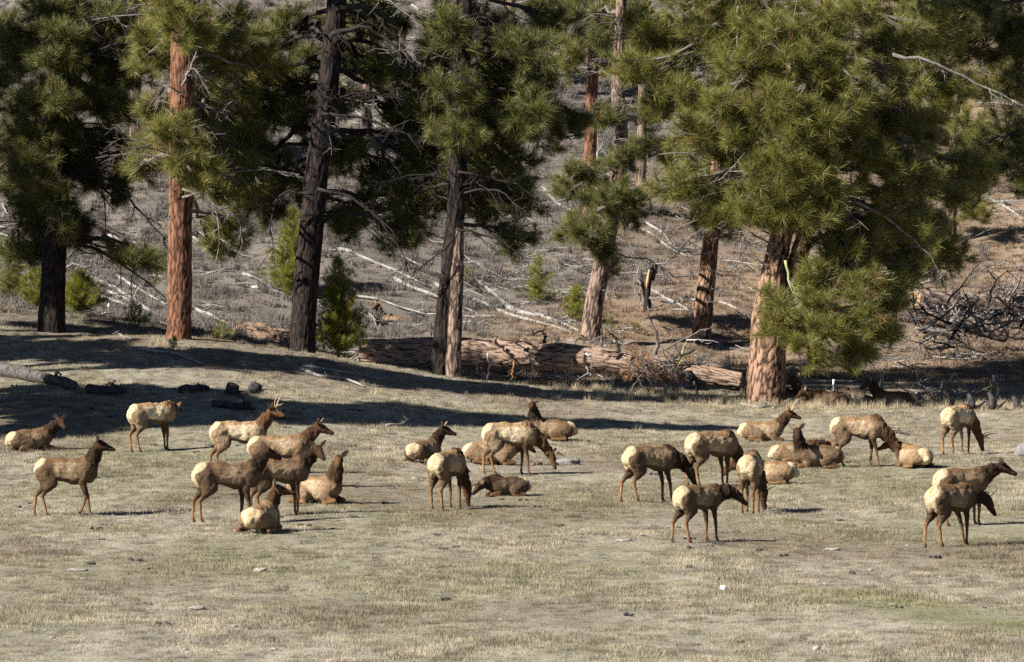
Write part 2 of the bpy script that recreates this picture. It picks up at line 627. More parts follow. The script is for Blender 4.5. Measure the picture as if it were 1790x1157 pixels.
_Ds = np.arange(56, 300, 0.1)


def hit(px, py, Dmin=56):
    """the point of the ground seen at a pixel"""
    d = ray(px, py)
    D = _Ds[_Ds >= Dmin]
    x = d[0] / d[1] * D
    z = CAMZ + d[2] / d[1] * D
    below = np.nonzero(z < ground_z(x, D))[0]
    k = below[0] if len(below) else len(D) - 1
    return np.array([x[k], D[k], float(ground_z(x[k], D[k]))])


nx_, ny_ = GX.shape
ii = np.arange(nx_ * ny_).reshape(nx_, ny_)
q = np.stack([ii[:-1, :-1], ii[1:, :-1], ii[1:, 1:], ii[:-1, 1:]], -1).reshape(-1, 4)
me = mesh('ground', np.stack([GX, GY, GZ], -1).reshape(-1, 3), None, q, True)
tag(link('ground', me, M_GROUND), 'dry winter meadow rising to a scrubby hillside', None, None, 'structure')
# ---------------------------------------------------------------- needles and wood


def needle_geo(C, A, S, K, width, lo=0.12, hi=1.25):
    """brush-like tufts: K needles round each axis A at centre C, S long; one triangle each"""
    C = np.asarray(C)
    A = np.asarray(A)
    S = np.asarray(S)
    N = len(C)
    ref = np.where(np.abs(A[:, 2:3]) > 0.9, np.array([[1.0, 0, 0]]), np.array([[0, 0, 1.0]]))
    U = np.cross(A, ref)
    U /= np.linalg.norm(U, axis=1)[:, None] + 1e-9
    W = np.cross(A, U)
    th = rng.random((N, K)) * 2 * np.pi
    ph = lo + (hi - lo) * np.sqrt(rng.random((N, K)))
    d = (np.cos(ph)[..., None] * A[:, None] + np.sin(ph)[..., None] * (np.cos(th)[..., None] * U[:, None] + np.sin(th)[..., None] * W[:, None]))
    L = S[:, None] * (0.72 + 0.45 * rng.random((N, K)))
    base = C[:, None] - A[:, None] * (S[:, None] * 0.85 * rng.random((N, K)))[..., None]
    tip = base + d * L[..., None]
    tip[..., 2] -= 0.10 * L * rng.random((N, K))
    side = np.cross(d, rng.normal(size=(N, K, 3)))
    side /= np.linalg.norm(side, axis=-1)[..., None] + 1e-9
    w = width * (S[:, None, None] / 0.22)
    V = np.stack([base + side * w * 0.5, tip, base - side * w * 0.5], 2).reshape(-1, 3)
    T = np.arange(N * K * 3).reshape(-1, 3)
    val = np.tile([0.0, 1.0, 0.0], N * K)
    return V, T, val


def tuft_kinds(mat, K=84, lo=0.08, hi=1.12, w=0.027):
    lib = bpy.data.collections.new('needle_tuft_kinds')
    for k in range(8):
        V, T, val = needle_geo(np.zeros((1, 3)), np.array([[0.0, 0, 1]]), np.array([1.0]), int(K * rng.uniform(.7, 1.15)), w * .22, lo, hi * rng.uniform(.8, 1.1))
        me = mesh('needle_tuft', V, T, None, False, {'crack': val})
        me.materials.append(mat)
        lib.objects.link(bpy.data.objects.new('needle_tuft', me))
    ng = bpy.data.node_groups.new('needle_tufts', 'GeometryNodeTree')
    ng.interface.new_socket('Geometry', in_out='INPUT', socket_type='NodeSocketGeometry')
    ng.interface.new_socket('Geometry', in_out='OUTPUT', socket_type='NodeSocketGeometry')
    nn = ng.nodes
    gi, go = nn.new('NodeGroupInput'), nn.new('NodeGroupOutput')
    ip = nn.new('GeometryNodeInstanceOnPoints')
    ci = nn.new('GeometryNodeCollectionInfo')
    ci.inputs['Collection'].default_value = lib
    ci.inputs['Separate Children'].default_value = True
    ci.inputs['Reset Children'].default_value = True
    ip.inputs['Pick Instance'].default_value = True
    al = nn.new('FunctionNodeAlignRotationToVector')
    al.axis = 'Z'
    for nm, typ, sock in (('ax', 'FLOAT_VECTOR', al.inputs['Vector']), ('vi', 'INT', ip.inputs['Instance Index']), ('sc', 'FLOAT', ip.inputs['Scale'])):
        x = nn.new('GeometryNodeInputNamedAttribute')
        x.data_type = typ
        x.inputs['Name'].default_value = nm
        ng.links.new(x.outputs['Attribute'], sock)
    ng.links.new(al.outputs[0], ip.inputs['Rotation'])
    ng.links.new(gi.outputs[0], ip.inputs['Points'])
    ng.links.new(ci.outputs[0], ip.inputs['Instance'])
    ng.links.new(ip.outputs[0], go.inputs[0])
    return ng


TUFTS = {}


def tuft_obj(name, C, A, S, mat, parent, org):
    if mat.name not in TUFTS:
        TUFTS[mat.name] = tuft_kinds(mat)
    me = mesh(name, np.asarray(C) - org)
    a = me.attributes.new('ax', 'FLOAT_VECTOR', 'POINT')
    a.data.foreach_set('vector', np.asarray(A, np.float32).ravel())
    a = me.attributes.new('sc', 'FLOAT', 'POINT')
    a.data.foreach_set('value', np.asarray(S, np.float32))
    a = me.attributes.new('vi', 'INT', 'POINT')
    a.data.foreach_set('value', rng.integers(0, 8, len(C)).astype(np.int32))
    o = link(name, me, mat, parent)
    md = o.modifiers.new('tufts', 'NODES')
    md.node_group = TUFTS[mat.name]
    tag(o, kind='stuff')
    return o


def trunk_mesh(P, R, sides=72, step=0.085, plate=(0.13, 0.55), depth=0.03, flare=0.0, seed=0, lump=0.03):
    P = np.asarray(P, float)
    d = np.concatenate([[0], np.cumsum(np.linalg.norm(np.diff(P, axis=0), axis=1))])
    n = max(8, int(d[-1] / step))
    tt = np.linspace(0, d[-1], n)
    Q = np.stack([np.interp(tt, d, P[:, k]) for k in range(3)], 1)
    for _ in range(6):
        Q[1:-1] = (Q[:-2] + 2 * Q[1:-1] + Q[2:]) / 4
    r = np.interp(tt, d, R)
    r = r * (1 + flare * np.exp(-tt / 0.55))
    V = tube_rings(Q, r, sides)
    rr = r.repeat(sides)
    C = Q.repeat(sides, 0)
    N = (V - C) / rr[:, None]
    s = tt.repeat(sides)
    # plates: long along the trunk, in cylinder space so that they follow it
    cyl = np.stack([N[:, 0] * rr / plate[0], N[:, 1] * rr / plate[0], N[:, 2] * rr / plate[0]], 1)
    ax = np.gradient(Q, axis=0)
    ax /= np.linalg.norm(ax, axis=1)[:, None]
    axr = ax.repeat(sides, 0)
    cyl = cyl - axr * (cyl * axr).sum(1)[:, None] + axr * (s / plate[1])[:, None]
    cyl = cyl + 0.6 * np.stack([fbm(cyl * 0.9, 2, seed + 3 + k) for k in range(3)], 1)
    w, pid = worley(cyl + 50, seed)
    rad = rr + depth * (sstep(0.0, 0.28, w) - 0.6) + 0.35 * depth * (pid - 0.5) + lump * fbm(V * 0.9, 2, seed + 8) * rr * 2
    if flare:
        th = np.arctan2(N[:, 1], N[:, 0])
        rad = rad + rr * 0.16 * np.exp(-s / 0.4) * np.sin(th * 5 + seed)
    V = C + N * rad[:, None]
    Qd = ring_quads(n, sides)
    T = []
    i = np.arange(sides)
    j = (i + 1) % sides
    V = np.r_[V, [Q[0]], [Q[-1]]]
    w = np.r_[w, 0.3, 0.3]
    pid = np.r_[pid, 0.5, 0.5]
    T = np.concatenate([np.stack([np.full(sides, len(V) - 2), j, i], 1),
                        np.stack([np.full(sides, len(V) - 1), (n - 1) * sides + i, (n - 1) * sides + j], 1)])
    return V, T, Qd, w, pid


def trunk_obj(name, mat, parent, org, P, R, **kw):
    V, T, Qd, w, pid = trunk_mesh(P, R, **kw)
    me = mesh(name, V - org, T, Qd, True, {'crack': w, 'plate': pid})
    return link(name, me, mat, parent)


def foot(px, py, D):
    """where a trunk at distance D meets the ground"""
    p = at(px, py, D)
    return np.array([p[0], D, float(ground_z(p[0], D))])


class Tree:
    def __init__(s, label, base, mat_bark, path, R, group='tall pines along the crest', name='pine_tree', needle=None, seed=0, flare=0.35, depth=0.03, trunk=True, sides=72):
        s.org = np.asarray(base, float)
        s.root = link(name, None, None, None, tuple(s.org))
        tag(s.root, label, 'tree', group)
        s.root.empty_display_size = 0.5
        s.paths = []
        s.needle = needle or M_NEEDLE
        s.mat = mat_bark
        s.seed = seed
        s.limb = M_LIMB_DK if mat_bark is M_BARK_SHADED else M_LIMB
        if trunk:
            s.stem(path, R, flare, depth, sides=sides)

    def stem(s, path, R, flare=0.0, depth=0.03, mat=None, name='trunk', sides=72):
        path = np.asarray(path, float)
        s.paths.append((path, np.asarray(R, float)))
        lo = path[:, 2] < 19
        k = max(2, int(lo.sum()) + 1)
        o = trunk_obj(name, mat or s.mat, s.root, s.org, path[:k], np.asarray(R)[:k], flare=flare, depth=depth, seed=s.seed + len(s.paths) * 31, sides=sides, step=0.10 if sides > 40 else 0.25)
        if k < len(path):
            g = Geo()
            g.tube(path[k - 1:], np.asarray(R)[k - 1:], 12, val=0.3)
            link('upper_trunk', mesh('upper_trunk', np.concatenate(g.V) - s.org, np.concatenate(g.T), np.concatenate(g.Q), True, {'crack': np.full(g.n, .3), 'plate': np.full(g.n, .5)}), mat or s.mat, s.root)
        return o

    def on_trunk(s, z, near=None):
        best = None
        for P, R in s.paths:
            zz = min(max(z, P[0, 2] + 0.5), P[-1, 2] - 0.05)
            p = np.array([np.interp(zz, P[:, 2], P[:, k]) for k in range(3)])
            if near is None:
                return p
            d = np.linalg.norm(p - near)
            if best is None or d < best[0]:
                best = (d, p)
        return best[1]

    def spray(s, c, rx, ry, rz, attach=None, n_sub=None, K=34, size=0.45, width=0.0185, lift=None, twigs=True, fill=1.0, needle=None, rad=None, tpn=3, wood=None):
        """one limb that reaches the ellipsoid round c and fills it with tufted twigs"""
        c = np.asarray(c, float)
        near = s.on_trunk(c[2], c)
        L = np.linalg.norm((c - near)[:2])
        if attach is None:
            up = (0.10 + 0.22 * rng.random()) * L if lift is None else lift * L
            attach = s.on_trunk(c[2] + up - 0.25 * ry, c)
        v = c - attach
        L = np.linalg.norm(v)
        h = unit([v[0], v[1], 0.0])
        tipp = c + h * rx * 0.45 + np.array([0, 0, -0.1 * rz])
        ctrl = (attach + c) / 2 + np.array([0, 0, (0.10 + 0.16 * rng.random()) * L]) + rng.normal(size=3) * 0.08 * L
        P = bez(attach, ctrl, tipp, 9)
        P[1:-1] += rng.normal(size=(7, 3)) * 0.035 * min(L, 3)
        r0 = rad or min(0.12, 0.035 + 0.018 * L)
        g = Geo()
        g.tube(P, np.linspace(r0, r0 * 0.22, 9), 7, 0.12)
        if n_sub is None:
            n_sub = int(np.clip(14 * fill * (rx * rz) ** 0.75 + 5, 5, 38))
        C, A, S = [], [], []
        for k in range(n_sub):
            t = 0.35 + 0.65 * rng.random()
            i = min(int(t * 8), 7)
            p0 = P[i] + (P[i + 1] - P[i]) * (t * 8 - i)
            q = rng.normal(size=3)
            q = q / np.linalg.norm(q) * (rng.random() ** 0.45)
            tgt = c + q * np.array([rx, ry, rz])
            d = tgt - p0
            ln = np.linalg.norm(d)
            if ln > 2.2:
                p0 = tgt - d / ln * 2.0
                if np.min(np.linalg.norm(P - p0, axis=1)) > 0.7:
                    p0 = P[np.argmin(np.linalg.norm(P - tgt, axis=1))]
                d = tgt - p0
                ln = np.linalg.norm(d)
            mid = (p0 + tgt) / 2 + np.array([0, 0, -0.12 * ln]) + rng.normal(size=3) * 0.08 * ln
            end = tgt + np.array([0, 0, 0.08])
            B = bez(p0, mid, end, 5)
            if twigs:
                g.tube(B, np.linspace(r0 * 0.28, 0.008, 5), 3, caps=False)
            dirn = unit(B[-1] - B[-2])
            C.append(B[-1])
            A.append(unit(dirn + [0, 0, 0.35]))
            S.append(size * (0.85 + 0.4 * rng.random()))
            for m in range(tpn):
                u = 0.45 + 0.5 * rng.random()
                b = B[int(u * 4)] + (B[min(int(u * 4) + 1, 4)] - B[int(u * 4)]) * (u * 4 % 1)
                off = unit(rng.normal(size=3) + dirn * 0.7 + np.array([0, 0, 0.25]))
                e = b + off * (0.16 + 0.34 * rng.random())
                if twigs:
                    g.tube(np.stack([b, e]), [0.011, 0.006], 3, caps=False)
                C.append(e)
                A.append(unit(off + np.array([0, 0, 0.3])))
                S.append(size * (0.75 + 0.45 * rng.random()))
        br = g.build('branch', wood or s.limb, s.root, s.org, smooth=True)
        if twigs:
            tuft_obj('needles', C, A, S, needle or s.needle, br, s.org)
        else:
            V, T, val = needle_geo(np.array(C), np.array(A), np.array(S), K, width)
            nd = link('needles', mesh('needles', V - s.org, T, None, False, {'crack': val}), needle or s.needle, br)
            tag(nd, kind='stuff')
        return br

    def blobs(s, L, D0=None, dz=1.0, fill=1.0, back=0.0, **kw):
        base = list(L)
        for b in base:
            if rng.random() < back:
                L = L + [(b[0] + rng.uniform(-35, 35), b[1] + rng.uniform(-30, 30), b[2] * rng.uniform(.7, 1.0), b[3] * rng.uniform(.7, 1.0), float(rng.uniform(2.6, 4.2)))]
        for b in L:
            px, py, rx, rz = b[:4]
            dD = b[4] if len(b) > 4 else float(rng.uniform(-1.8, 1.8))
            D = (D0 if D0 is not None else s.org[1]) + dD
            k = D / F
            s.spray(at(px, py, D), rx * k, min((rx + rz) * 0.5 * k * 1.05, 1.8), rz * k, fill=fill, **kw)

    def upper(s, z0, z1, rmax, n, K=12, mul=1.0):
        """the crown above the frame: thinner drawn, for its shade"""
        for k in range(n):
            u = (k + 0.5) / n
            z = z0 + (z1 - z0) * u
            r = rmax * (1 - u) ** 0.6 * rng.uniform(0.55, 1.0) + 0.5
            a = k * 2.399 + rng.uniform(-.4, .4)
            p = s.on_trunk(z)
            c = p + np.array([math.cos(a) * r * 0.7, math.sin(a) * r * 0.7, 0.15 * r])
            s.spray(c, 0.42 * r + 0.35, 0.42 * r + 0.35, 0.55, n_sub=int((7 + 3 * r) * mul), K=K, size=0.36, width=0.062, twigs=False, lift=0.0)

    def bare(s, n, z0, z1, l0, l1):
        """dead twiggy limbs among the living ones"""
        for k in range(n):
            z = rng.uniform(z0, z1)
            p = s.on_trunk(z)
            a = rng.uniform(0, 6.283)
            l = rng.uniform(l0, l1)
            d = np.array([math.cos(a), math.sin(a), 0])
            dr = rng.uniform(-.15, .35)
            g = dead_geo([p, p + d * l * .5 + [0, 0, .12 * l], p + d * l - [0, 0, dr * l]], rng.uniform(.025, .05), 10, .75, .45)
            g.build('dead_branch', s.limb if rng.random() < .75 else M_GREYWOOD, s.root, s.org, smooth=True)

    def dead(s, pts, D, r0=0.05, twigs=10, tw=0.9, mat=None, name='dead_branch', droop=0.5, label=None):
        g = dead_geo([at(x, y, D + (dd[0] if dd else 0)) for x, y, *dd in pts], r0, twigs, tw, droop)
        o = g.build(name, mat or s.limb, s.root, s.org, smooth=True)
        if label:
            o['label'] = label
        return o


def dead_geo(P, r0, twigs, tw, droop=0.5, g=None, side=None):
    P = smooth_path(P, max(6, 3 * len(P)), 2)
    n = len(P)
    P[1:-1] += rng.normal(size=(n - 2, 3)) * min(r0 * 0.7, 0.03)
    g = g or Geo()
    g.tube(P, np.linspace(r0, r0 * 0.22, n), 5, 0.15)
    for k in range(twigs):
        i = int((0.15 + 0.85 * rng.random()) * (n - 1))
        d = unit(rng.normal(size=3) * [1, 0.8, 0.8] + unit(P[min(i + 1, n - 1)] - P[i - 1]) * 0.8 + np.array([0, 0, -droop]))
        l = tw * (0.4 + 0.8 * rng.random())
        e = P[i] + d * l
        m = (P[i] + e) / 2 + rng.normal(size=3) * 0.14 * l
        B = bez(P[i], m, e, 4)
        g.tube(B, np.linspace(r0 * 0.38, 0.007, 4), 3, caps=False)
        for q in range(2):
            j = 1 + q
            d2 = unit(d + rng.normal(size=3) * 0.8 + np.array([0, 0, -droop * .5]))
            g.tube(np.stack([B[j], B[j] + d2 * l * 0.35 + rng.normal(size=3) * .03, B[j] + d2 * l * 0.55]), [r0 * 0.2 + .004, .008, 0.006], 3, caps=False)
    return g


def tpath(pts, D, top=None, dD=0.0):
    """trunk polyline through pixels at depth D (the base first), then on to a height above the frame"""
    P = [at(x, y, D + dD * k / max(1, len(pts) - 1)) for k, (x, y) in enumerate(pts)]
    P = [np.asarray(p) for p in P]
    P[0] = P[0] - np.array([0, 0, 0.7])
    if top:
        d = P[-1] - P[-2]
        d = d / d[2]
        P.append(P[-1] + d * 3 * 0.6 + np.array([0, 0, 1.2]))
        P.append(P[-1] + np.array([d[0] * 0.3, 0, 1]) * (top - P[-1][2]))
    return np.array(P)


def rtap(P, r0, r1, top=0.06):
    z = P[:, 2]
    f = (z - z[0]) / (z[-1] - z[0])
    r = r0 + (r1 - r0) * np.clip((z - z[0]) / 12.0, 0, 1)
    return np.where(z > z[0] + 12, np.maximum(r1 * (1 - f) / (1 - 12 / max(13, (z[-1] - z[0]))), top), r)


# --- off the left edge: the pines that throw the shade bands across the meadow
def shade_pine(x, y, h0, h1, rmax, n, label, seed):
    b = np.array([x, y, float(ground_z(x, y))])
    P = np.array([b - [0, 0, .3], b + [0, 0, 3], b + [0.1, 0, h0], b + [0.2, 0, (h0 + h1) / 2], b + [0.3, 0, h1]])
    T = Tree(label, b, M_BARK_GREY, P, [0.42, 0.36, 0.30, 0.2, 0.05], seed=seed, group='pines beside the open meadow', sides=20)
    T.upper(b[2] + h0 - 1, b[2] + h1, rmax, n, K=18, mul=2.6)
    return T


shade_pine(-28.0, 113.7, 9, 17, 4.2, 26, 'short-crowned pine lowest beside the meadow, shading the left of the grass', 301)
shade_pine(-27.5, 121.5, 8, 16, 4.0, 26, 'pine beside the meadow that shades the charred stumps', 302)
shade_pine(-26.5, 117.0, 13, 20, 3.8, 24, 'middle-sized meadow pine shading the grass round the spike bull', 305)
shade_pine(-29.0, 116.6, 17, 24, 3.4, 24, 'tall meadow pine with a high crown, its shade ending by the resting elk', 308)
shade_pine(-27.0, 118.4, 21, 28, 2.3, 22, 'tallest meadow pine, its narrow shade tip touching the pale bull', 309)
shade_pine(-28.0, 136.7, 7.5, 12.5, 3.8, 26, 'pine at the upper meadow edge, shading the crest before the black trunk', 303)
shade_pine(-27.0, 142.9, 5, 11.5, 3.2, 26, 'pine level with the crest, shading the ground round the black trunk', 306)
shade_pine(-29.5, 146.6, 12, 22, 2.6, 28, 'pine next to the dark crest trunk, just beyond the picture edge', 304)
shade_pine(-27.5, 132.4, 12.5, 19, 2.8, 24, 'pine above the meadow, shading the crest below the orange trunk', 307)
shade_pine(-29.0, 129.6, 17, 25, 3.2, 24, 'tall pine above the meadow, shading the crest by the dark leaning trunk', 310)
shade_pine(-26.5, 130.2, 20, 28, 2.6, 24, 'very tall pine above the meadow, shading the grass before the twin stems', 311)

# --- T1, the black shaded pine at the left
D1 = 154.0
P = tpath([(88, 577), (96, 420), (104, 250), (112, 100), (118, 0)], D1, 27)
T1 = Tree('dark shaded pine at the left with bare drooping lower limbs', foot(88, 577, D1), M_BARK_SHADED, P, rtap(P, 0.47, 0.33), seed=1, needle=M_NEEDLE_DK)
T1.blobs([(40, 60, 70, 55), (140, 40, 75, 50), (60, 165, 78, 50), (140, 170, 60, 50), (40, 240, 80, 50), (105, 240, 60, 45),
          (30, 320, 60, 55), (225, 125, 65, 40), (205, 190, 50, 55), (60, 380, 60, 48), (135, 395, 48, 42), (20, 120, 50, 50),
          (165, 105, 60, 40), (90, 100, 60, 40, -2), (60, 300, 60, 40, -2.2), (230, 265, 45, 40), (150, 300, 55, 40, 1.5), (90, 20, 60, 30), (95, 340, 46, 30, -2.2), (95, 180, 50, 40, -2.3), (112, 60, 44, 32, -2.2), (100, 400, 34, 22, -2), (180, 40, 60, 40), (215, 330, 44, 30, 1), (170, 250, 50, 36, 1), (60, 440, 44, 30, 1)], D1, fill=1.15, back=.8)
T1.bare(22, 6, 15, 1.5, 4)
T1.blobs([(235, 450, 52, 30, -1), (275, 462, 40, 26, -1.2), (20, 440, 40, 40, 2)], D1)
for pts in ([(100, 312), (190, 305), (245, 372), (300, 430)], [(105, 310), (170, 290), (215, 250), (260, 245)], [(104, 425), (170, 432), (240, 480), (290, 520)],
            [(118, 60), (180, 40), (240, 20), (280, 40)], [(116, 110), (180, 85), (235, 70), (275, 62)], [(98, 300), (60, 320), (35, 380), (30, 450)],
            [(110, 210), (160, 260), (180, 330), (185, 400)]):
    T1.dead(pts, D1 - 0.6, 0.075, 13, 1.0)
T1.upper(16.5, 27, 4.2, 26)

# --- T2, the orange trunk
D2 = 147.2
P = tpath([(312, 588), (314, 480), (316, 340), (318, 200), (319, 100), (320, 0)], D2, 29)
T2 = Tree('straight pine with sunlit orange bark and a shaded right side', foot(312, 588, D2), M_BARK_ORANGE, P, rtap(P, 0.42, 0.40), seed=2, flare=0.1, depth=0.022)
T2.blobs([(330, 40, 88, 48), (425, 60, 75, 50), (425, 150, 70, 45), (280, 30, 45, 40), (270, 190, 42, 38, 1.5), (395, 235, 70, 50),
          (360, 280, 60, 40), (390, 340, 48, 42), (405, 400, 45, 45, -1), (255, 290, 48, 45, .8), (300, 235, 55, 40, -1.2), (350, 160, 40, 30, -1.3),
          (440, 330, 40, 30), (470, 110, 50, 35), (380, 100, 60, 35), (270, 250, 40, 28, 1.4), (430, 210, 46, 36), (360, 200, 44, 30), (420, 290, 50, 36), (250, 90, 40, 44)], D2 + 3.0, fill=1.1, back=.6)
T2.bare(18, 7, 15, 1.5, 3.5)
T2.blobs([(325, 60, 70, 36, 0.3), (308, 225, 46, 32, -2.2), (335, 275, 56, 40, -2.4), (350, 318, 40, 20, -2.2), (330, 60, 60, 34, -2.4), (300, 20, 50, 30, -2.4), (320, 15, 60, 28, 0.3)], D2)
for pts in ([(318, 345), (360, 330), (385, 380), (380, 470)], [(318, 330), (370, 350), (420, 380), (425, 440)], [(318, 150), (345, 95), (340, 60), (330, 40)]):
    T2.dead(pts, D2 - 0.7, 0.05, 12, 0.7, M_GREYWOOD)
T2.upper(16.5, 29, 3.0, 16)

# --- T3, dark leaning pine
D3 = 149.0
P = tpath([(524, 618), (536, 480), (552, 320), (572, 160), (590, 0)], D3, 27)
T3 = Tree('dark pine leaning right with a long arching limb and hanging sprays', foot(524, 618, D3), M_BARK_SHADED, P, rtap(P, 0.44, 0.37), seed=3, needle=M_NEEDLE_DK, flare=0.42)
T3.blobs([(480, 100, 75, 55), (470, 195, 78, 48), (445, 265, 75, 45), (480, 310, 60, 40), (665, 130, 68, 48), (705, 205, 70, 48), (640, 110, 58, 38),
          (680, 300, 72, 46), (640, 355, 66, 42), (700, 410, 46, 55, -1), (620, 265, 42, 38), (560, 110, 50, 30, -1.5), (520, 215, 42, 40, -1.2),
          (510, 40, 60, 40), (600, 180, 50, 30, 1), (650, 50, 50, 28), (725, 150, 40, 40), (430, 180, 45, 40), (540, 345, 40, 36, 1.5), (735, 280, 40, 36), (640, 20, 50, 30), (500, 150, 50, 36), (610, 400, 40, 30), (440, 350, 40, 30), (560, 260, 40, 30)], D3 + 3.1, back=.6)
T3.bare(24, 7, 15, 1.5, 4)
T3.dead([(585, 15), (640, 5), (690, 60), (720, 105)], D3 - 0.5, 0.13, 10, 0.9)
T3.dead([(580, 60), (640, 45), (690, 75), (730, 130)], D3 - 0.6, 0.10, 10, 0.9)
T3.dead([(560, 200), (640, 205), (680, 225), (730, 240)], D3 - 0.8, 0.07, 8, 0.8)
T3.dead([(555, 330), (620, 345), (680, 400), (720, 470)], D3 - 1, 0.07, 14, 0.9)
T3.dead([(550, 340), (490, 330), (470, 380), (480, 450)], D3 - 1, 0.05, 10, 0.8)
T3.upper(16.5, 27, 4.3, 26)

# --- T4, twin trunks in front of the fallen log
D4 = 149.0
P = tpath([(768, 656), (777, 560), (790, 440), (797, 380), (803, 200), (812, 0)], D4, 26)
T4 = Tree('twin-stemmed dark pine standing in front of the big fallen log', foot(778, 657, D4), M_BARK_SHADED, P, rtap(P, 0.34, 0.30), seed=4, needle=M_NEEDLE_DK, flare=0.3)
P2 = tpath([(791, 657), (795, 560), (799, 460), (799, 390), (800, 330)], D4 - 0.35, dD=0.4)
T4.stem(P2, np.array([0.26, 0.25, 0.24, 0.22, 0.16]), 0.05, 0.018, mat=M_BARK_GREY)  # sunlit stem in lighter bark; its shaded twin has the near-black bark
T4.blobs([(770, 60, 60, 55, 2.0), (860, 45, 78, 58, 2.6), (930, 85, 60, 55, -1.1), (760, 180, 66, 46, 2.0), (855, 175, 75, 55, 2.6), (925, 195, 65, 55, -1.1), (965, 40, 42, 40, 2.0),
          (740, 262, 48, 38, 2.6), (830, 280, 75, 48, 2.3), (900, 290, 58, 55, 2.0), (760, 340, 58, 38, 2.6), (860, 365, 68, 40, 2.3), (905, 425, 46, 32, 2.0), (925, 345, 48, 40, 2.6),
          (705, 330, 40, 30, 2.3), (800, 120, 60, 40, 2.0), (880, 110, 60, 40, 2.6), (800, 230, 60, 40, -1.1), (950, 140, 40, 40, 2.0), (880, 235, 60, 36, 2.6), (800, 320, 50, 36, 2.3), (985, 240, 35, 35, 2.0), (795, 150, 60, 46, -1.1), (800, 60, 60, 40, -1.1), (797, 255, 50, 38, 2.3), (800, 335, 46, 32, 2.3)], D4, fill=1.15, back=.7)
T4.bare(24, 6.5, 15, 1.2, 3.6)
for pts in ([(797, 400), (850, 410), (890, 430), (925, 455)], [(790, 420), (760, 450), (735, 465), (715, 480)], [(800, 300), (860, 310), (920, 330), (965, 380)]):
    T4.dead(pts, D4 - 0.8, 0.05, 12, 0.7)
T4.upper(16.5, 26, 4.0, 24)

# --- T5, the leaning pine behind the log
b5 = hit(1028, 589, 165)
D5 = b5[1]
P = tpath([(1028, 589), (1040, 520), (1062, 420), (1080, 320), (1086, 250), (1080, 150), (1086, 20)], D5, 24)
T5 = Tree('grey-barked pine leaning right behind the log', b5, M_BARK_GREY, P, rtap(P, 0.40, 0.26), seed=5, flare=0.2)
T5.blobs([(1060, 60, 55, 50), (1010, 30, 50, 40), (1110, 40, 45, 40), (1060, 205, 32, 26, -1), (1050, 300, 58, 40), (1065, 350, 66, 30), (1005, 310, 42, 30),
          (1100, 345, 48, 36), (1035, 405, 50, 28, -1), (1085, 280, 40, 36, -1), (1010, 395, 36, 22), (1050, 440, 26, 28, -.8)], D5, needle=M_NEEDLE_DK, back=.5)
T5.bare(12, 7, 16, 1, 2.5)
T5.dead([(1064, 440), (1100, 450), (1140, 455), (1175, 480)], D5 - 0.5, 0.05, 10, 0.7, M_GREYWOOD)
T5.dead([(1045, 505), (1060, 508), (1068, 512)], D5 - 0.3, 0.035, 0, 0.3, M_DEAD)
T5.upper(18, 24, 3.0, 14)

# --- T5b orange trunk higher on the hill
b = hit(1029, 385, 180)
Db = b[1]
P = tpath([(1029, 388), (1031, 280), (1034, 180), (1037, 110), (1040, 20)], Db, 33)
T9 = Tree('slender orange-barked pine up the slope behind the leaning pine', b, M_BARK_ORANGE, P, rtap(P, 0.32, 0.24), seed=9, group='pines on the hillside', flare=0.05, depth=0.02)
T9.blobs([(1030, 60, 60, 40), (1000, 100, 40, 40), (1070, 90, 35, 40), (960, 10, 60, 30)], Db)
T9.dead([(1033, 150), (1045, 160), (1055, 190)], Db, 0.04, 4, 0.4, M_DEAD)
T9.upper(22, 33, 3.0, 12)

# --- T6 middle right
b6 = hit(1224, 592, 165)
D6 = b6[1]
P = tpath([(1224, 592), (1232, 520), (1242, 430), (1250, 350), (1258, 250), (1266, 100)], D6, 22)
T6 = Tree('medium pine trunk standing between the log and the big spreading pine', b6, M_BARK_RED, P, rtap(P, 0.39, 0.24), seed=6, flare=0.15)
T6.blobs([(1265, 330, 52, 40), (1230, 380, 40, 26), (1290, 290, 50, 40), (1215, 300, 50, 36), (1280, 200, 60, 50), (1240, 220, 50, 50), (1275, 385, 40, 30)], D6, needle=M_NEEDLE_DK)
for pts in ([(1244, 470), (1260, 480), (1268, 500)], [(1238, 505), (1255, 506), (1268, 510)], [(1236, 527), (1250, 529)], [(1243, 440), (1215, 445), (1200, 455)], [(1246, 420), (1290, 405), (1330, 430)]):
    T6.dead(pts, D6 - 0.5, 0.035, 2, 0.4, M_DEAD)
T6.upper(18, 22, 2.2, 8)

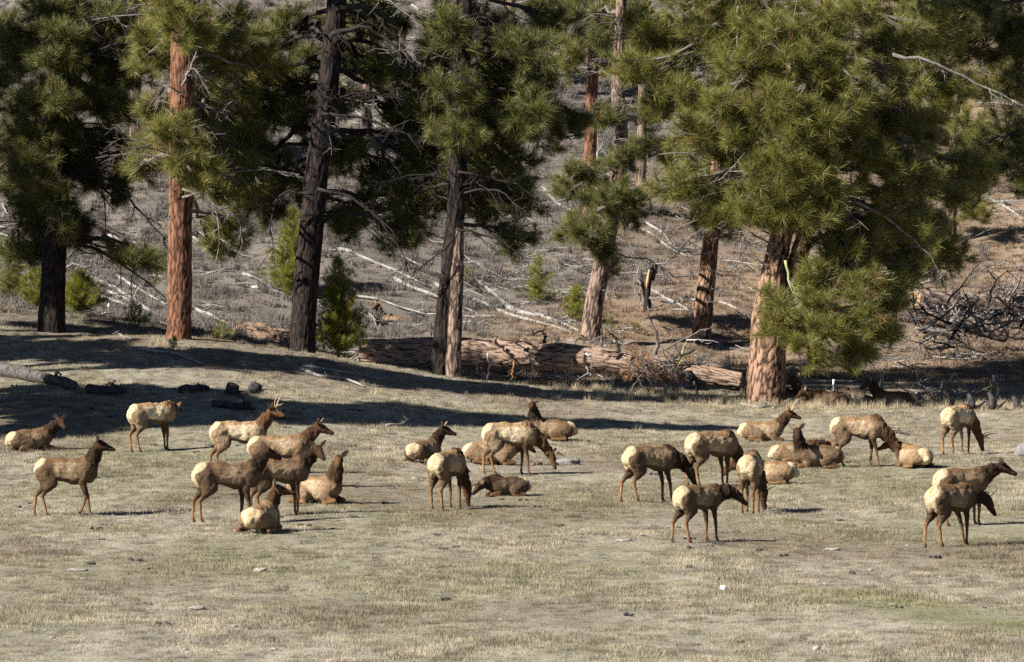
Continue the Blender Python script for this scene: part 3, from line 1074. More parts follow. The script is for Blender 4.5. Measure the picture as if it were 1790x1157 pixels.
# --- T7 the big spreading pine at the right
b7 = foot(1335, 706, 149.0)
D7 = b7[1]
P = tpath([(1335, 707), (1340, 640), (1343, 560), (1352, 480), (1368, 400), (1388, 280), (1400, 150), (1410, 0)], D7, 28)
T7 = Tree('huge spreading pine with a broad forked trunk and sunlit needle sprays', b7, M_BARK_RED, P, np.array([0.70, 0.66, 0.60, 0.42, 0.36, 0.3, 0.26, 0.22, 0.17, 0.05]), seed=7, flare=0.18, depth=0.04)
P2 = tpath([(1352, 590), (1372, 520), (1396, 450), (1414, 390), (1430, 250), (1440, 60)], D7 + 0.2, 24)
T7.stem(P2, np.array([0.40, 0.36, 0.31, 0.27, 0.22, 0.16, 0.13, 0.05]), 0, 0.03)
T7.blobs([(1130, 60, 56, 48), (1160, 115, 56, 46), (1230, 60, 58, 56), (1200, 172, 74, 48), (1140, 195, 46, 38), (1290, 130, 66, 56, -2), (1355, 60, 76, 56, -2.4),
          (1450, 80, 76, 56, -2), (1400, 160, 84, 50, -2.8), (1300, 230, 66, 46, -2.2), (1230, 262, 64, 44), (1180, 325, 56, 38), (1150, 272, 40, 30), (1330, 305, 58, 46, -2.6),
          (1400, 255, 76, 46, -3), (1480, 190, 84, 48, -2.4), (1580, 200, 66, 46), (1622, 235, 54, 38), (1540, 285, 66, 46, -1.5), (1250, 365, 56, 36, -1),
          (1450, 325, 58, 38, -2.6), (1555, 350, 76, 46), (1620, 400, 56, 40), (1680, 350, 52, 30), (1640, 60, 70, 44), (1560, 80, 60, 40),
          (1500, 20, 74, 36), (1670, 445, 50, 32), (1270, 40, 60, 40, -1), (1370, 350, 40, 34, -2.4), (1500, 250, 60, 40, -2), (1600, 300, 56, 36), (1310, 370, 40, 30, -2.2),
          (1420, 30, 60, 36, -2.5), (1340, 190, 60, 40, -3), (1480, 130, 60, 40, -3), (1260, 190, 56, 36, -2.5), (1200, 230, 50, 34, -2), (1590, 150, 50, 40), (1530, 400, 56, 36, 1.5),
          (1480, 390, 56, 36, 2.0), (1590, 440, 50, 34, 1.5), (1385, 215, 56, 40, -3.2), (1430, 215, 56, 40, -3), (1390, 110, 60, 40, -3), (1365, 290, 50, 34, -3), (1420, 300, 50, 36, -3.2), (1380, 340, 40, 26, -2.8), (1445, 370, 40, 26, -2.6), (1320, 95, 56, 40, -2.6), (1500, 440, 56, 34, 1), (1450, 425, 44, 30, -1), (1400, 385, 46, 24, -2.5), (1350, 395, 34, 24, -2.2), (1600, 380, 50, 36, 1), (1560, 430, 50, 34, 1.2), (1640, 470, 44, 26, 1), (1100, 120, 40, 40), (1220, 10, 60, 30), (1320, 20, 60, 30), (1660, 150, 50, 40, 1), (1700, 300, 50, 36, 1)], D7, fill=1.15, back=.35)
T7.bare(30, 5, 15, 2, 5)
low = [(1372, 540, 46, 40, -2.2), (1440, 525, 56, 40, -2.6), (1505, 500, 48, 48, -2.2), (1430, 582, 56, 40, -3), (1510, 560, 56, 48, -2.6), (1545, 470, 44, 46, -1.8), (1480, 605, 52, 26, -2), (1545, 590, 30, 30, -1.8), (1350, 580, 26, 24, -1.9), (1400, 505, 44, 30, -2), (1560, 530, 36, 40, -1.4), (1350, 525, 34, 30, -1.6), (1470, 460, 44, 30, -1.2), (1575, 575, 24, 30, -1.2), (1520, 625, 40, 20, -1.6), (1430, 640, 26, 16, -2.4), (1500, 645, 24, 18, -2), (1385, 605, 24, 20, -2.4), (1592, 505, 24, 28, -1.2), (1420, 470, 40, 26, -2), (1480, 428, 46, 26, -1.6), (1540, 420, 40, 30, -1.4), (1605, 455, 36, 24, -1)]
a0 = at(1366, 578, D7 - 0.7)
for (x, y, rx, rz, dD) in low:
    k = D7 / F
    T7.spray(at(x + rng.uniform(-8, 8), y + rng.uniform(-8, 8), D7 + dD), rx * k * rng.uniform(.7, 1.0), 0.8, rz * k * rng.uniform(.65, 1.0), attach=a0, rad=0.09, fill=0.72, tpn=3)
T7.dead([(1360, 585), (1376, 575), (1392, 576)], D7 - 1.0, 0.14, 2, 0.4, M_BARK_RED, 'broken_branch')
for pts, m, r in (([(1560, 95), (1640, 110), (1700, 145), (1790, 182)], M_GREYWOOD, 0.08), ([(1490, 350), (1560, 385), (1620, 440), (1655, 500)], M_GREYWOOD, 0.075),
                  ([(1373, 455), (1380, 505), (1400, 520), (1410, 560)], M_LICHEN, 0.06), ([(1420, 300), (1330, 225), (1255, 215), (1225, 213)], M_DEAD, 0.045),
                  ([(1290, 10), (1288, 60), (1290, 120)], M_DEAD, 0.035), ([(1315, 235), (1320, 300), (1318, 345)], M_DEAD, 0.035), ([(1420, 100), (1410, 140), (1405, 180)], M_DEAD, 0.03),
                  ([(1400, 400), (1470, 370), (1560, 372)], M_LIMB, 0.07), ([(1345, 470), (1300, 440), (1260, 440)], M_LIMB, 0.05), ([(1380, 200), (1240, 265), (1150, 270)], M_LIMB, 0.06),
                  ([(1460, 590), (1510, 620), (1540, 655)], M_LIMB, 0.04), ([(1400, 560), (1395, 600), (1400, 640)], M_GREYWOOD, 0.03),
                  ([(1350, 450), (1310, 420), (1275, 470)], M_GREYWOOD, 0.045), ([(1360, 430), (1295, 400), (1290, 510)], M_GREYWOOD, 0.04)):
    T7.dead(pts, D7 - 1.6, r, 9, 0.7, m)
T7.upper(16.5, 28, 5.6, 36)

# --- T8 and neighbours on the right hillside
b8 = hit(1662, 425, 165)
D8 = b8[1]
P = tpath([(1662, 428), (1664, 340), (1668, 240), (1672, 120), (1676, 10)], D8, 30)
T8 = Tree('narrow pine on the slope to the right of the spreading pine', b8, M_BARK_GREY, P, rtap(P, 0.24, 0.20), seed=8, group='pines on the hillside', flare=0.1)
T8.blobs([(1700, 225, 54, 46), (1742, 130, 56, 56), (1660, 290, 50, 20), (1740, 265, 46, 36), (1690, 150, 50, 46), (1650, 190, 40, 40), (1640, 330, 40, 20), (1710, 370, 44, 24), (1680, 60, 50, 50)], D8)
T8.dead([(1664, 300), (1720, 310), (1775, 330)], D8, 0.05, 10, 0.8)
T8.bare(10, 15, 26, 1, 2.5)
T8.upper(22, 30, 2.6, 12)
x9 = at(1850, 600, 156)
b = np.array([x9[0], 156.0, float(ground_z(x9[0], 156))])
P = np.array([b - [0, 0, .3], b + [0, 0, 5], b + [0.1, 0, 10], b + [0.2, 0, 16], b + [0.3, 0, 27]])
T10 = Tree('dark pine at the far right edge with boughs reaching into view', b, M_BARK_SHADED, P, [0.5, 0.42, 0.36, 0.25, 0.05], seed=10, needle=M_NEEDLE_DK)
T10.blobs([(1760, 45, 60, 44), (1772, 160, 44, 56), (1710, 25, 70, 44), (1775, 260, 40, 40), (1640, 15, 50, 30), (1745, 90, 60, 36), (1790, 100, 40, 60), (1600, 30, 40, 30), (1765, 220, 50, 40), (1735, 300, 50, 26), (1785, 325, 30, 30), (1700, 270, 40, 36), (1650, 90, 50, 36)], 156, back=.5)
T10.upper(16.5, 27, 4.4, 22)
for (px, py, w, lab, sd) in ((1600, 330, 0.24, 'pine far up the slope half hidden by the spreading crown', 21), (640, 235, 0.28, 'pine far up the slope in the gap beside the dark leaning pine', 22),
                             (235, 300, 0.28, 'pine far up the slope between the black trunk and the orange trunk', 23), (1120, 330, 0.25, 'pine up the slope beyond the leaning trunk', 24), (890, 180, 0.25, 'pine high on the slope behind the twin-stemmed pine', 25)):
    b = hit(px, py, 180)
    P = np.array([b - [0, 0, .3], b + [0.1, 0, 5], b + [0.2, 0, 9], b + [0.3, 0, 13], b + [0.3, 0, 17]])
    T = Tree(lab, b, M_BARK_GREY, P, [w, w * .85, w * .7, w * .45, 0.04], seed=sd, group='pines on the hillside', flare=0.1, sides=32)
    T.upper(b[2] + 4.5, b[2] + 17, 2.6, 22, K=22)


# ---------------------------------------------------------------- saplings
def sapling(px, py, h, w, label, n=None, Dmin=56, needle=None, lean=0.0, D=None):
    b = hit(px, py, Dmin) if D is None else foot(px, py, D)
    root = link('pine_sapling', None, None, None, tuple(b))
    tag(root, label, 'sapling', 'young pines')
    g = Geo()
    P = np.array([b - [0, 0, .1], b + [lean * .4, 0, h * .5], b + [lean, 0, h * .97]])
    g.tube(P, [0.018 + 0.012 * h, 0.012 + 0.007 * h, 0.008], 7)
    n = n or int(26 * h + 10)
    C, A, S = [], [], []
    for k in range(n):
        u = (k + 0.5) / n
        z = h * (0.08 + 0.9 * u)
        a = k * 2.399 + rng.uniform(-.5, .5)
        r = w * ((1 - u) ** 0.75 * rng.uniform(0.6, 1.08) + 0.05)
        p0 = b + np.array([lean * z / h, 0, z * 0.96])
        r *= 0.78 + 0.5 * (0.5 + 0.5 * math.sin(a * 1.7 + z * 4.1))
        e = p0 + np.array([math.cos(a) * r, math.sin(a) * r, 0.38 * r + 0.03])
        if r > 0.12:
            g.tube(bez(p0, (p0 + e) / 2 - [0, 0, .05 * r], e, 4), np.linspace(0.012, 0.005, 4), 3, caps=False)
        m = max(1, int(r / 0.16))
        for q in range(m):
            t = (q + 1) / m
            C.append(p0 + (e - p0) * t + rng.normal(size=3) * 0.03)
            A.append(unit((e - p0) / (r + .01) + np.array([0, 0, 0.8])))
            S.append(rng.uniform(0.17, 0.26) * min(1.0, 0.55 + 0.25 * h))
            if h > 1.4:
                C.append(C[-1] + rng.normal(size=3) * 0.12)
                A.append(unit(A[-1] + rng.normal(size=3) * 0.5))
                S.append(S[-1])
    g.build('trunk', M_LIMB, root, b)
    tuft_obj('crown', C, A, S, needle or M_NEEDLE_YOUNG, root, b)


sapling(592, 625, 3.7, 1.05, 'dense young pine, full to the ground, between the dark leaning trunk and the log', 130, D=149.9)
sapling(512, 525, 4.2, 1.15, 'loose young pine on the slope behind the dark leaning trunk', 110, 165)
sapling(940, 533, 2.1, 0.62, 'small young pine on the bare brown slope above the log', 44, 165)
sapling(1008, 562, 1.5, 0.7, 'bushy young pine beside the foot of the grey leaning pine', 40, 165)
sapling(1068, 583, 0.75, 0.3, 'tiny pine seedling right of the grey leaning pine', 18, 165)
sapling(1274, 688, 0.72, 0.26, 'bright pine seedling against the thin end of the log', 20)
sapling(303, 618, 0.62, 0.2, 'yellow-green pine seedling in front of the orange trunk', 16)
sapling(140, 552, 1.7, 1.05, 'low spreading young pine behind the black trunk', 70, 150)
sapling(236, 572, 1.0, 0.55, 'round bushy young pine on the crest left of the orange trunk', 34, 150)
sapling(388, 598, 0.7, 0.4, 'small young pine right of the orange trunk near the root mound', 22, 152)
sapling(22, 530, 2.2, 0.7, 'upright young pine at the left edge behind the crest', 70, 156, M_NEEDLE)
sapling(60, 540, 1.6, 0.7, 'second young pine left of the black trunk behind the crest', 50, 156)
sapling(1724, 706, 0.9, 0.32, 'thin young pine in the dead brush at the right', 20)
sapling(1110, 583, 0.45, 0.3, 'low tuft of pine behind the middle of the log', 12, 165)
sapling(815, 500, 0.8, 0.35, 'faint young pine right of the twin stems on the slope', 16, 165)
# ---------------------------------------------------------------- the big fallen log
a = at(632, 621, 152.4)
bm = at(960, 622, 151.6)
be = at(1296, 668, 150.8)
LP = smooth_path([a, at(800, 617, 151.9), bm, at(1130, 640, 151.2), be], 40, 3)
lr = np.interp(np.linspace(0, 1, 40), [0, .3, .6, 1.0], [0.57, 0.55, 0.46, 0.32])
log = link('fallen_log', None, None, None, tuple(a))
tag(log, 'huge fallen pine trunk with plated reddish bark lying behind the twin stems', 'fallen log', None)
trunk_obj('trunk', M_BARK_LOG, log, a, LP, lr, sides=104, step=0.07, plate=(0.13, 0.70), depth=0.030, seed=77)


def rib(pts, D, r, mat, name='branch_stub', label=None, twigs=0, tw=0.3, par=None, org=None):
    g = dead_geo([at(x, y, D + (dd[0] if dd else 0)) for x, y, *dd in pts], r, twigs, tw, 0.3)
    o = g.build(name, mat, log if par is None else par, a if org is None else org, smooth=True)
    if label:
        o['label'] = label
    return o


for pts, r, m in (([(853, 617), (857, 635), (850, 662)], 0.05, M_BONE), ([(925, 618), (933, 640), (926, 665)], 0.06, M_BONE), ([(965, 622), (972, 645), (960, 682)], 0.08, M_LIMB),
                  ([(898, 632), (896, 650), (894, 667)], 0.06, M_REDNEEDLE), ([(832, 628), (833, 645)], 0.035, M_BONE), ([(1024, 617), (1034, 622), (1034, 638)], 0.05, M_BONE),
                  ([(998, 627), (999, 638)], 0.035, M_BONE), ([(1026, 641), (1029, 653)], 0.035, M_BONE), ([(1073, 652), (1072, 680)], 0.03, M_CHAR),
                  ([(866, 593), (874, 604), (897, 628)], 0.06, M_CHAR), ([(905, 592), (899, 600), (930, 612)], 0.04, M_CHAR), ([(953, 600), (955, 582), (935, 580), (925, 588)], 0.07, M_CHAR),
                  ([(1083, 615), (1075, 588), (1058, 576)], 0.07, M_CHAR), ([(1052, 604), (1050, 575)], 0.06, M_LIMB),
                  ([(1146, 620), (1149, 590), (1135, 555), (1132, 535)], 0.09, M_BARK_RED if False else M_LIMB), ([(1189, 628), (1195, 605), (1200, 594)], 0.05, M_LICHEN),
                  ([(1160, 612), (1200, 590), (1250, 565)], 0.045, M_GREYWOOD), ([(1200, 594), (1240, 594), (1260, 600)], 0.03, M_BONE), ([(1215, 610), (1170, 630), (1120, 638)], 0.05, M_CHAR),
                  ([(1195, 630), (1185, 640), (1180, 645)], 0.05, M_LICHEN), ([(1200, 655), (1216, 660), (1218, 690)], 0.15, M_CHAR)):
    rib(pts, 151.0 if pts[0][0] < 1000 else 150.6, r, m, twigs=2, tw=0.35)
# broken crown of the log: dead red needle brush hanging at its middle
g = Geo()
for k in range(46):
    p0 = at(rng.uniform(1105, 1185), rng.uniform(618, 655), 150.5 + rng.uniform(-.6, .3))
    d = unit(rng.normal(size=3) + np.array([0, -0.3, -0.9]))
    dead_geo([p0, p0 + d * .3 + rng.normal(size=3) * .08, p0 + d * rng.uniform(.4, 1.0)], 0.022, 3, 0.3, .4, g)
g.build('dead_twigs', M_GREYWOOD, log, a)
C = np.array([at(x + rng.normal() * 9, y + rng.normal() * 7, 150.3 + rng.uniform(-.5, .3)) for x, y in ((1112, 640), (1125, 632), (1160, 660), (1170, 655), (1100, 658), (1135, 650), (1150, 668), (1178, 668), (1118, 625), (1117, 610), (1108, 648), (1165, 664)) for _ in range(7)])
A = np.array([unit(rng.normal(size=3) + [0, 0, -1]) for _ in C])
V, T, val = needle_geo(C, A, np.full(len(C), .2), 24, 0.014)
nd = link('dead_needles', mesh('dead_needles', V - a, T, None, False, {'crack': val}), M_REDNEEDLE, log)
tag(nd, kind='stuff')
# root end in shade
g = Geo()
for k in range(34):
    an = rng.uniform(0, 6.28)
    p0 = a + np.array([0.05, math.cos(an) * .35, math.sin(an) * .4])
    e = p0 + np.array([rng.uniform(-.9, -.1), math.cos(an) * rng.uniform(.1, .6), math.sin(an) * rng.uniform(.05, .45) - .2])
    g.tube(bez(p0, (p0 + e) / 2 + rng.normal(size=3) * .15, e, 5), np.linspace(rng.uniform(.03, .09), .012, 5), 5, .2)
g.build('roots', M_GREYWOOD, log, a)


# ---------------------------------------------------------------- bleached logs over the hill
def fallen(pts, r, label, mat=None, group=None, twigs=4, tw=0.6, name='fallen_log', cat='fallen log', Dmin=158, lift=0.6, crack=False, D=None):
    Q = [hit(x, y, Dmin) for x, y in pts] if D is None else [at(x, y, D) for x, y in pts]
    P = resample(Q, 10)
    if D is None:
        for i in range(10):
            P[i, 2] = float(ground_z(P[i, 0], P[i, 1])) + r * lift
        P[1:-1, 2] = (P[:-2, 2] + P[1:-1, 2] + P[2:, 2]) / 3 + 0.03
    org = P[0].copy()
    root = link(name, None, None, None, tuple(org))
    tag(root, label, cat, group)
    g = Geo()
    g.tube(P, np.linspace(r, r * 0.45, 10) * (1 + rng.normal(size=10) * .06), 8, 0.12)
    g.build('trunk', mat or M_DEAD, root, org, smooth=True)
    for k in range(twigs):
        i = rng.integers(1, 9)
        d = unit(rng.normal(size=3) * [1, .8, .3] + [0, 0, .75])
        l = tw * rng.uniform(.4, 1.3)
        gg = dead_geo([P[i], P[i] + d * l * .5 + rng.normal(size=3) * .06, P[i] + d * l], max(0.018, r * .3), 3, l * .4, 0)
        gg.build('dead_branch', mat or M_DEAD, root, org)
    return root


G_L = 'bleached logs lying on the hillside'
for pts, r, lab in (
    ([(586, 438), (640, 458), (700, 482), (752, 505)], 0.10, 'white log with an orange broken end sloping past the dense young pine'),
    ([(690, 490), (770, 525), (830, 548)], 0.10, 'long white log ending behind the twin pine stems'),
    ([(760, 500), (850, 535), (930, 565), (1000, 585)], 0.11, 'long grey-white log sloping down to the foot of the leaning pine'),
    ([(880, 535), (960, 560), (1012, 582)], 0.13, 'thick pale log just above the long one, beside the leaning pine'),
    ([(830, 490), (900, 545), (990, 580)], 0.08, 'thin white pole crossing above the thick pale log'),
    ([(135, 480), (200, 505), (268, 548)], 0.10, 'upper white pole of the set between the black and orange trunks'),
    ([(150, 495), (220, 525), (290, 560)], 0.09, 'second white pole of the set between the black and orange trunks'),
    ([(160, 512), (225, 538)], 0.08, 'short pale log of the set between the black and orange trunks'),
    ([(205, 485), (250, 512), (290, 535)], 0.08, 'thin white pole just left of the orange trunk'),
    ([(335, 538), (375, 558), (400, 570)], 0.11, 'splintered orange and white log right of the orange trunk'),
    ([(335, 566), (352, 577)], 0.07, 'small white stick at the right foot of the orange trunk'),
    ([(425, 480), (470, 500), (485, 520)], 0.07, 'forked pale branch left of the dark leaning trunk'),
    ([(440, 505), (490, 515), (515, 525)], 0.08, 'grey pole touching the dark leaning trunk'),
    ([(1100, 395), (1150, 420), (1200, 450)], 0.10, 'jumbled pale log below the spreading pine boughs'),
    ([(1120, 385), (1160, 410), (1185, 440)], 0.075, 'white log crossing the jumbled one'),
    ([(1140, 510), (1180, 530), (1215, 555)], 0.10, 'grey-white log running down to the medium pine'),
    ([(1255, 530), (1290, 545), (1320, 570)], 0.07, 'white pole right of the medium pine'),
    ([(1180, 300), (1230, 330)], 0.10, 'short pale log high behind the boughs'),
    ([(1640, 225), (1700, 250), (1780, 300)], 0.10, 'white pole high at the right'),
    ([(1700, 330), (1750, 360), (1790, 388)], 0.10, 'pale log with an orange break at the right edge'),
    ([(1585, 560), (1640, 568), (1700, 585)], 0.09, 'split white log among the dark brush at the right'),
    ([(560, 150), (640, 200), (720, 250)], 0.10, 'long white pole high in the gap right of the dark leaning trunk'),
    ([(600, 180), (660, 225), (700, 260)], 0.08, 'second white pole high in the gap right of the dark leaning trunk'),
    ([(720, 10), (745, 30), (775, 70)], 0.09, 'white pole at the very top above the twin pine'),
    ([(950, 330), (1000, 370), (1040, 430)], 0.09, 'pale pole lying behind the orange slender pine'),
    ([(300, 395), (340, 420), (400, 450)], 0.09, 'grey pole in the scrub right of the orange trunk'),
    ([(190, 415), (240, 430)], 0.11, 'short white log behind the bare limbs left of the orange trunk'),
):
    fallen(pts, r, lab, group=G_L)
for k in range(110):
    x = rng.uniform(-30, 30)
    y = 180 + 78 * rng.random() ** 0.8
    an = rng.normal(0.35, 0.5) if rng.random() < 0.75 else rng.uniform(-1.5, 1.5)
    l = rng.uniform(1.5, 7)
    r = rng.uniform(0.03, 0.075)
    e = np.array([x + math.cos(an) * l, y - math.sin(an) * l])
    P = np.stack([np.linspace(x, e[0], 7), np.linspace(y, e[1], 7)], 1)
    Z = ground_z(P[:, 0], P[:, 1]) + r * 1.2 + rng.uniform(0.02, 0.25)
    P = np.c_[P, Z]
    P[1:-1] += rng.normal(size=(5, 3)) * 0.04
    g = Geo()
    g.tube(P, np.linspace(r, r * .4, 7), 6, .15)
    for q in range(rng.integers(1, 6)):
        i = rng.integers(1, 6)
        d = unit(rng.normal(size=3) + [0, 0, .7])
        g.tube(np.stack([P[i], P[i] + d * .3 + rng.normal(size=3) * .05, P[i] + d * rng.uniform(.4, 1.1)]), [r * .4, .02, .012], 4, caps=False)
    o = g.build('fallen_log', M_DEAD if rng.random() < .75 else M_GREYWOOD, None, P[0], P[0], smooth=True)
    tag(o, 'thin bleached pole lost among many on the scrubby slope', 'fallen log', 'thin bleached poles strewn over the upper slope')

# snag with an orange split
b = hit(1132, 545, 165)
Ds = b[1]
sn = link('broken_snag', None, None, None, tuple(b))
tag(sn, 'broken dead snag with an orange split face standing above the log', 'snag')
g = Geo()
P = np.array([b - [0, 0, .2], at(1131, 520, Ds), at(1134, 495, Ds), at(1139, 470, Ds), at(1143, 455, Ds)])
g.tube(P, [0.30, 0.14, 0.13, 0.09, 0.015], 9, .6)
g.tube([at(1128, 520, Ds), at(1122, 490, Ds), at(1121, 468, Ds)], [.08, .07, .01], 6, .5)
g.tube([at(1140, 490, Ds), at(1147, 465, Ds), at(1152, 450, Ds)], [.08, .06, .01], 6, .5)
g.build('trunk', M_LIMB_DK, sn, b)
g = Geo()
g.tube([at(1130, 505, Ds - .13), at(1132, 490, Ds - .13), at(1135, 472, Ds - .12)], [.03, .085, .03], 7, .4)
g.build('split_face', M_RAW, sn, b)
for pts in ([(1140, 462), (1170, 460), (1185, 475)], [(1120, 500), (1113, 480), (1116, 465)], [(1138, 468), (1120, 455), (1100, 452)], [(1135, 520), (1165, 525), (1200, 545)], [(1128, 530), (1135, 545), (1150, 540)]):
    dead_geo([at(x, y, Ds - .1) for x, y in pts], .05, 5, .5, .2).build('dead_branch', M_DEAD, sn, b)

# mound of a torn root plate left of the leaning trunk
def mound(px, py, rx, ry, rz, label, mat, name, cat, seed, Dmin=56, group=None, sink=0.25, amp=0.35):
    b = hit(px, py, Dmin)
    n, m = 26, 14
    V = []
    for i in range(m):
        ph = math.pi * 0.5 * (1 - i / (m - 1)) if False else math.pi * i / (m - 1)
        for j in range(n):
            th = 2 * math.pi * j / n
            V.append([math.sin(ph) * math.cos(th), math.sin(ph) * math.sin(th), math.cos(ph)])
    V = np.array(V)
    d = 1 + amp * fbm(V * 1.6 + seed, 3, seed) + amp * .5 * fbm(V * 5 + seed, 2, seed + 4)
    V = V * d[:, None] * [rx, ry, rz]
    V[:, 2] += rz * (1 - 2 * sink)
    i, j = np.meshgrid(np.arange(m - 1), np.arange(n), indexing='ij')
    i, j = i.ravel(), j.ravel()
    jj = (j + 1) % n
    Q = np.stack([i * n + j, i * n + n + j, i * n + n + jj, i * n + jj], 1)
    o = link(name, mesh(name, V, None, Q, amp < .3, {'crack': np.full(len(V), .3), 'plate': np.full(len(V), .5)}), mat, None, tuple(b))
    tag(o, label, cat, group)
    return o, b


t = NT('root_plate_soil')
n = t.noise(t.pos(), 6.0, 5, 0.75)
M_SOIL = t.finish(t.mix(n, (0.13, 0.08, 0.055), (0.40, 0.27, 0.19)), 0.95, 0.1, n, 0.9, 0.08)
o, b = mound(455, 598, 1.35, 0.5, 0.42, 'torn root mound of brown soil left of the dark leaning trunk', M_SOIL, 'root_mound', 'mound', 3, 150)
g = Geo()
for k in range(60):
    p0 = b + np.array([rng.uniform(-1.2, 1.2), -.3, rng.uniform(.2, .7)])
    e = p0 + np.array([rng.uniform(-.4, .4), rng.uniform(-.4, 0), rng.uniform(-.1, .45)])
    g.tube(bez(p0, (p0 + e) / 2 + rng.normal(size=3) * .08, e, 4), np.linspace(.02, .006, 4), 3, caps=False)
g.build('roots', M_GREYWOOD, o, b)

# ---------------------------------------------------------------- right side: cut log, second log, brush
b = hit(1605, 550, 160)
Dr = 171.0
P0 = at(1607, 524, Dr)
cl = link('fallen_log', None, None, None, tuple(P0))
tag(cl, 'fallen pine trunk with a bright broken butt, buried in dead brush at the right', 'fallen log')
LPr = smooth_path([P0, at(1680, 527, Dr + .3), at(1760, 536, Dr + .5), at(1880, 560, Dr)], 24, 3)
trunk_obj('trunk', M_BARK_GREY, cl, P0, LPr, np.linspace(.42, .3, 24), sides=40, step=.11, plate=(.2, .45), depth=.035, seed=55)
g = Geo()
V = tube_rings(np.stack([P0 + [-.02, 0, 0], P0 + [-.07, 0, 0]]), np.array([.36, .12]), 18)
V = V + rng.normal(size=V.shape) * .03
g.add(V, None, ring_quads(2, 18))
g.add(np.r_[V[18:], [P0 + [-.1, 0, 0]]], np.stack([np.arange(18), (np.arange(18) + 1) % 18, np.full(18, 18)], 1))
for k in range(40):
    an = rng.uniform(0, 6.28)
    p = P0 + np.array([.1, math.cos(an) * .3, math.sin(an) * .33])
    g.tube([p, p + np.array([rng.uniform(-.55, -.15), rng.normal() * .06, rng.normal() * .08 - .05])], [.045, .008], 4, .3)
g.build('broken_end', M_RAW, cl, P0)
for x in range(1615, 1800, 11):
    y = 530 + (x - 1607) * .1
    dx = rng.normal() * 14
    g = dead_geo([at(x, y, Dr - .4), at(x + dx * .5, y + 22, Dr - .7), at(x + dx, y + rng.uniform(35, 70), Dr - .8)], .04, 5, .5, .3)
    g.build('dead_branch', M_GREYWOOD, cl, P0)

P0 = at(1570, 548, 168)
cl = link('fallen_log', None, None, None, tuple(P0))
tag(cl, 'grey fallen trunk below the broken-butt log, ending in a white strip', 'fallen log')
LPr = smooth_path([P0, at(1625, 556, 168), at(1665, 566, 168), at(1760, 590, 168)], 20, 3)
trunk_obj('trunk', M_BARK_GREY, cl, P0, LPr, np.linspace(.3, .22, 20), sides=32, step=.12, plate=(.16, .4), depth=.03, seed=56)
g = Geo()
g.tube([at(1660, 560, 167.6), at(1675, 563, 167.6), at(1695, 569, 167.6)], [.07, .1, .03], 7, .2)
g.build('bare_wood', M_DEAD, cl, P0)

br = hit(1700, 612, 160)
bp = link('dead_treetop', None, None, None, tuple(br))
tag(bp, 'dark tangle of dead pine limbs spread below the fallen trunks at the right', 'dead limbs')
for k in range(64):
    x = rng.uniform(1600, 1830)
    y = rng.uniform(520, 610)
    D = rng.uniform(162, 168)
    p0 = at(x, y, D)
    an = rng.normal(0.5, 0.5) if rng.random() < .6 else rng.normal(2.2, .6)
    l = rng.uniform(1.0, 2.6)
    d = np.array([math.cos(an), rng.normal() * .3, math.sin(an) * .8])
    p0[2] = max(p0[2], float(ground_z(p0[0], p0[1])) + .1)
    g = dead_geo([p0, p0 + d * l * .5 + rng.normal(size=3) * .18, p0 + d * l + rng.normal(size=3) * .2], rng.uniform(.035, .075), 7, .8, .3)
    g.build('dead_branch', M_CHAR if rng.random() < .4 else M_GREYWOOD, bp, br)
br = hit(1665, 708)
bp = link('brush_pile', None, None, None, tuple(br))
tag(bp, 'low pile of bare grey branches behind the upper grazing bull', 'brush pile')
for k in range(26):
    p0 = br + np.array([rng.uniform(-1.6, 1.4), rng.uniform(0, 2.5), rng.uniform(.02, .3)])
    d = unit([rng.choice([-1, 1]) * rng.uniform(.5, 1), rng.normal() * .4, rng.uniform(.05, .6)])
    l = rng.uniform(.6, 1.6)
    g = dead_geo([p0, p0 + d * l * .5 + np.array([0, 0, .15]), p0 + d * l], rng.uniform(.02, .05), 5, .5, .1)
    g.build('dead_branch', M_GREYWOOD, bp, br)
rib([(1670, 655, 0), (1655, 668), (1640, 690), (1628, 705)], br[1], .04, M_GREYWOOD, 'dead_branch', None, 6, .5, bp, br)
rib([(1672, 655), (1690, 680), (1705, 700), (1712, 706)], br[1], .04, M_GREYWOOD, 'dead_branch', None, 6, .5, bp, br)

# ---------------------------------------------------------------- sticks, logs, stumps and stones on the grass
fallen([(240, 612), (270, 618), (310, 622), (355, 640)], .08, 'bleached forked branch below the orange trunk on the crest', twigs=5, tw=.5, Dmin=56, name='fallen_branch', cat='branch')
fallen([(195, 585), (215, 592), (232, 594)], .05, 'small white stick near the foot of the black trunk', twigs=2, tw=.35, Dmin=56, name='fallen_branch', cat='branch')
fallen([(118, 625), (130, 630)], .04, 'tiny white stick alone on the sunlit crest grass', twigs=1, tw=.2, Dmin=56, name='fallen_branch', cat='branch')
fallen([(160, 630), (178, 633), (192, 638)], .04, 'thin white stick below the black trunk on sunlit grass', twigs=2, tw=.2, Dmin=56, name='fallen_branch', cat='branch')
fallen([(527, 641), (590, 652), (670, 666)], .05, 'long straight white pole lying before the dark leaning trunk', twigs=2, tw=.2, Dmin=56, name='fallen_branch', cat='branch')
fallen([(527, 648), (560, 662), (600, 664), (636, 678)], .065, 'crooked white branch just below the long white pole', twigs=3, tw=.25, Dmin=56, name='fallen_branch', cat='branch')
fallen([(675, 746), (700, 747), (712, 742)], .05, 'bleached stick behind the small-spiked resting elk', twigs=2, tw=.25, Dmin=56, name='fallen_branch', cat='branch')
fallen([(1290, 708), (1330, 716), (1345, 712)], .05, 'white curved branch at the foot of the spreading pine', twigs=3, tw=.4, Dmin=56, name='fallen_branch', cat='branch')
fallen([(1350, 716), (1380, 708)], .04, 'small white branch right of the spreading pine foot', twigs=2, tw=.3, Dmin=56, name='fallen_branch', cat='branch')
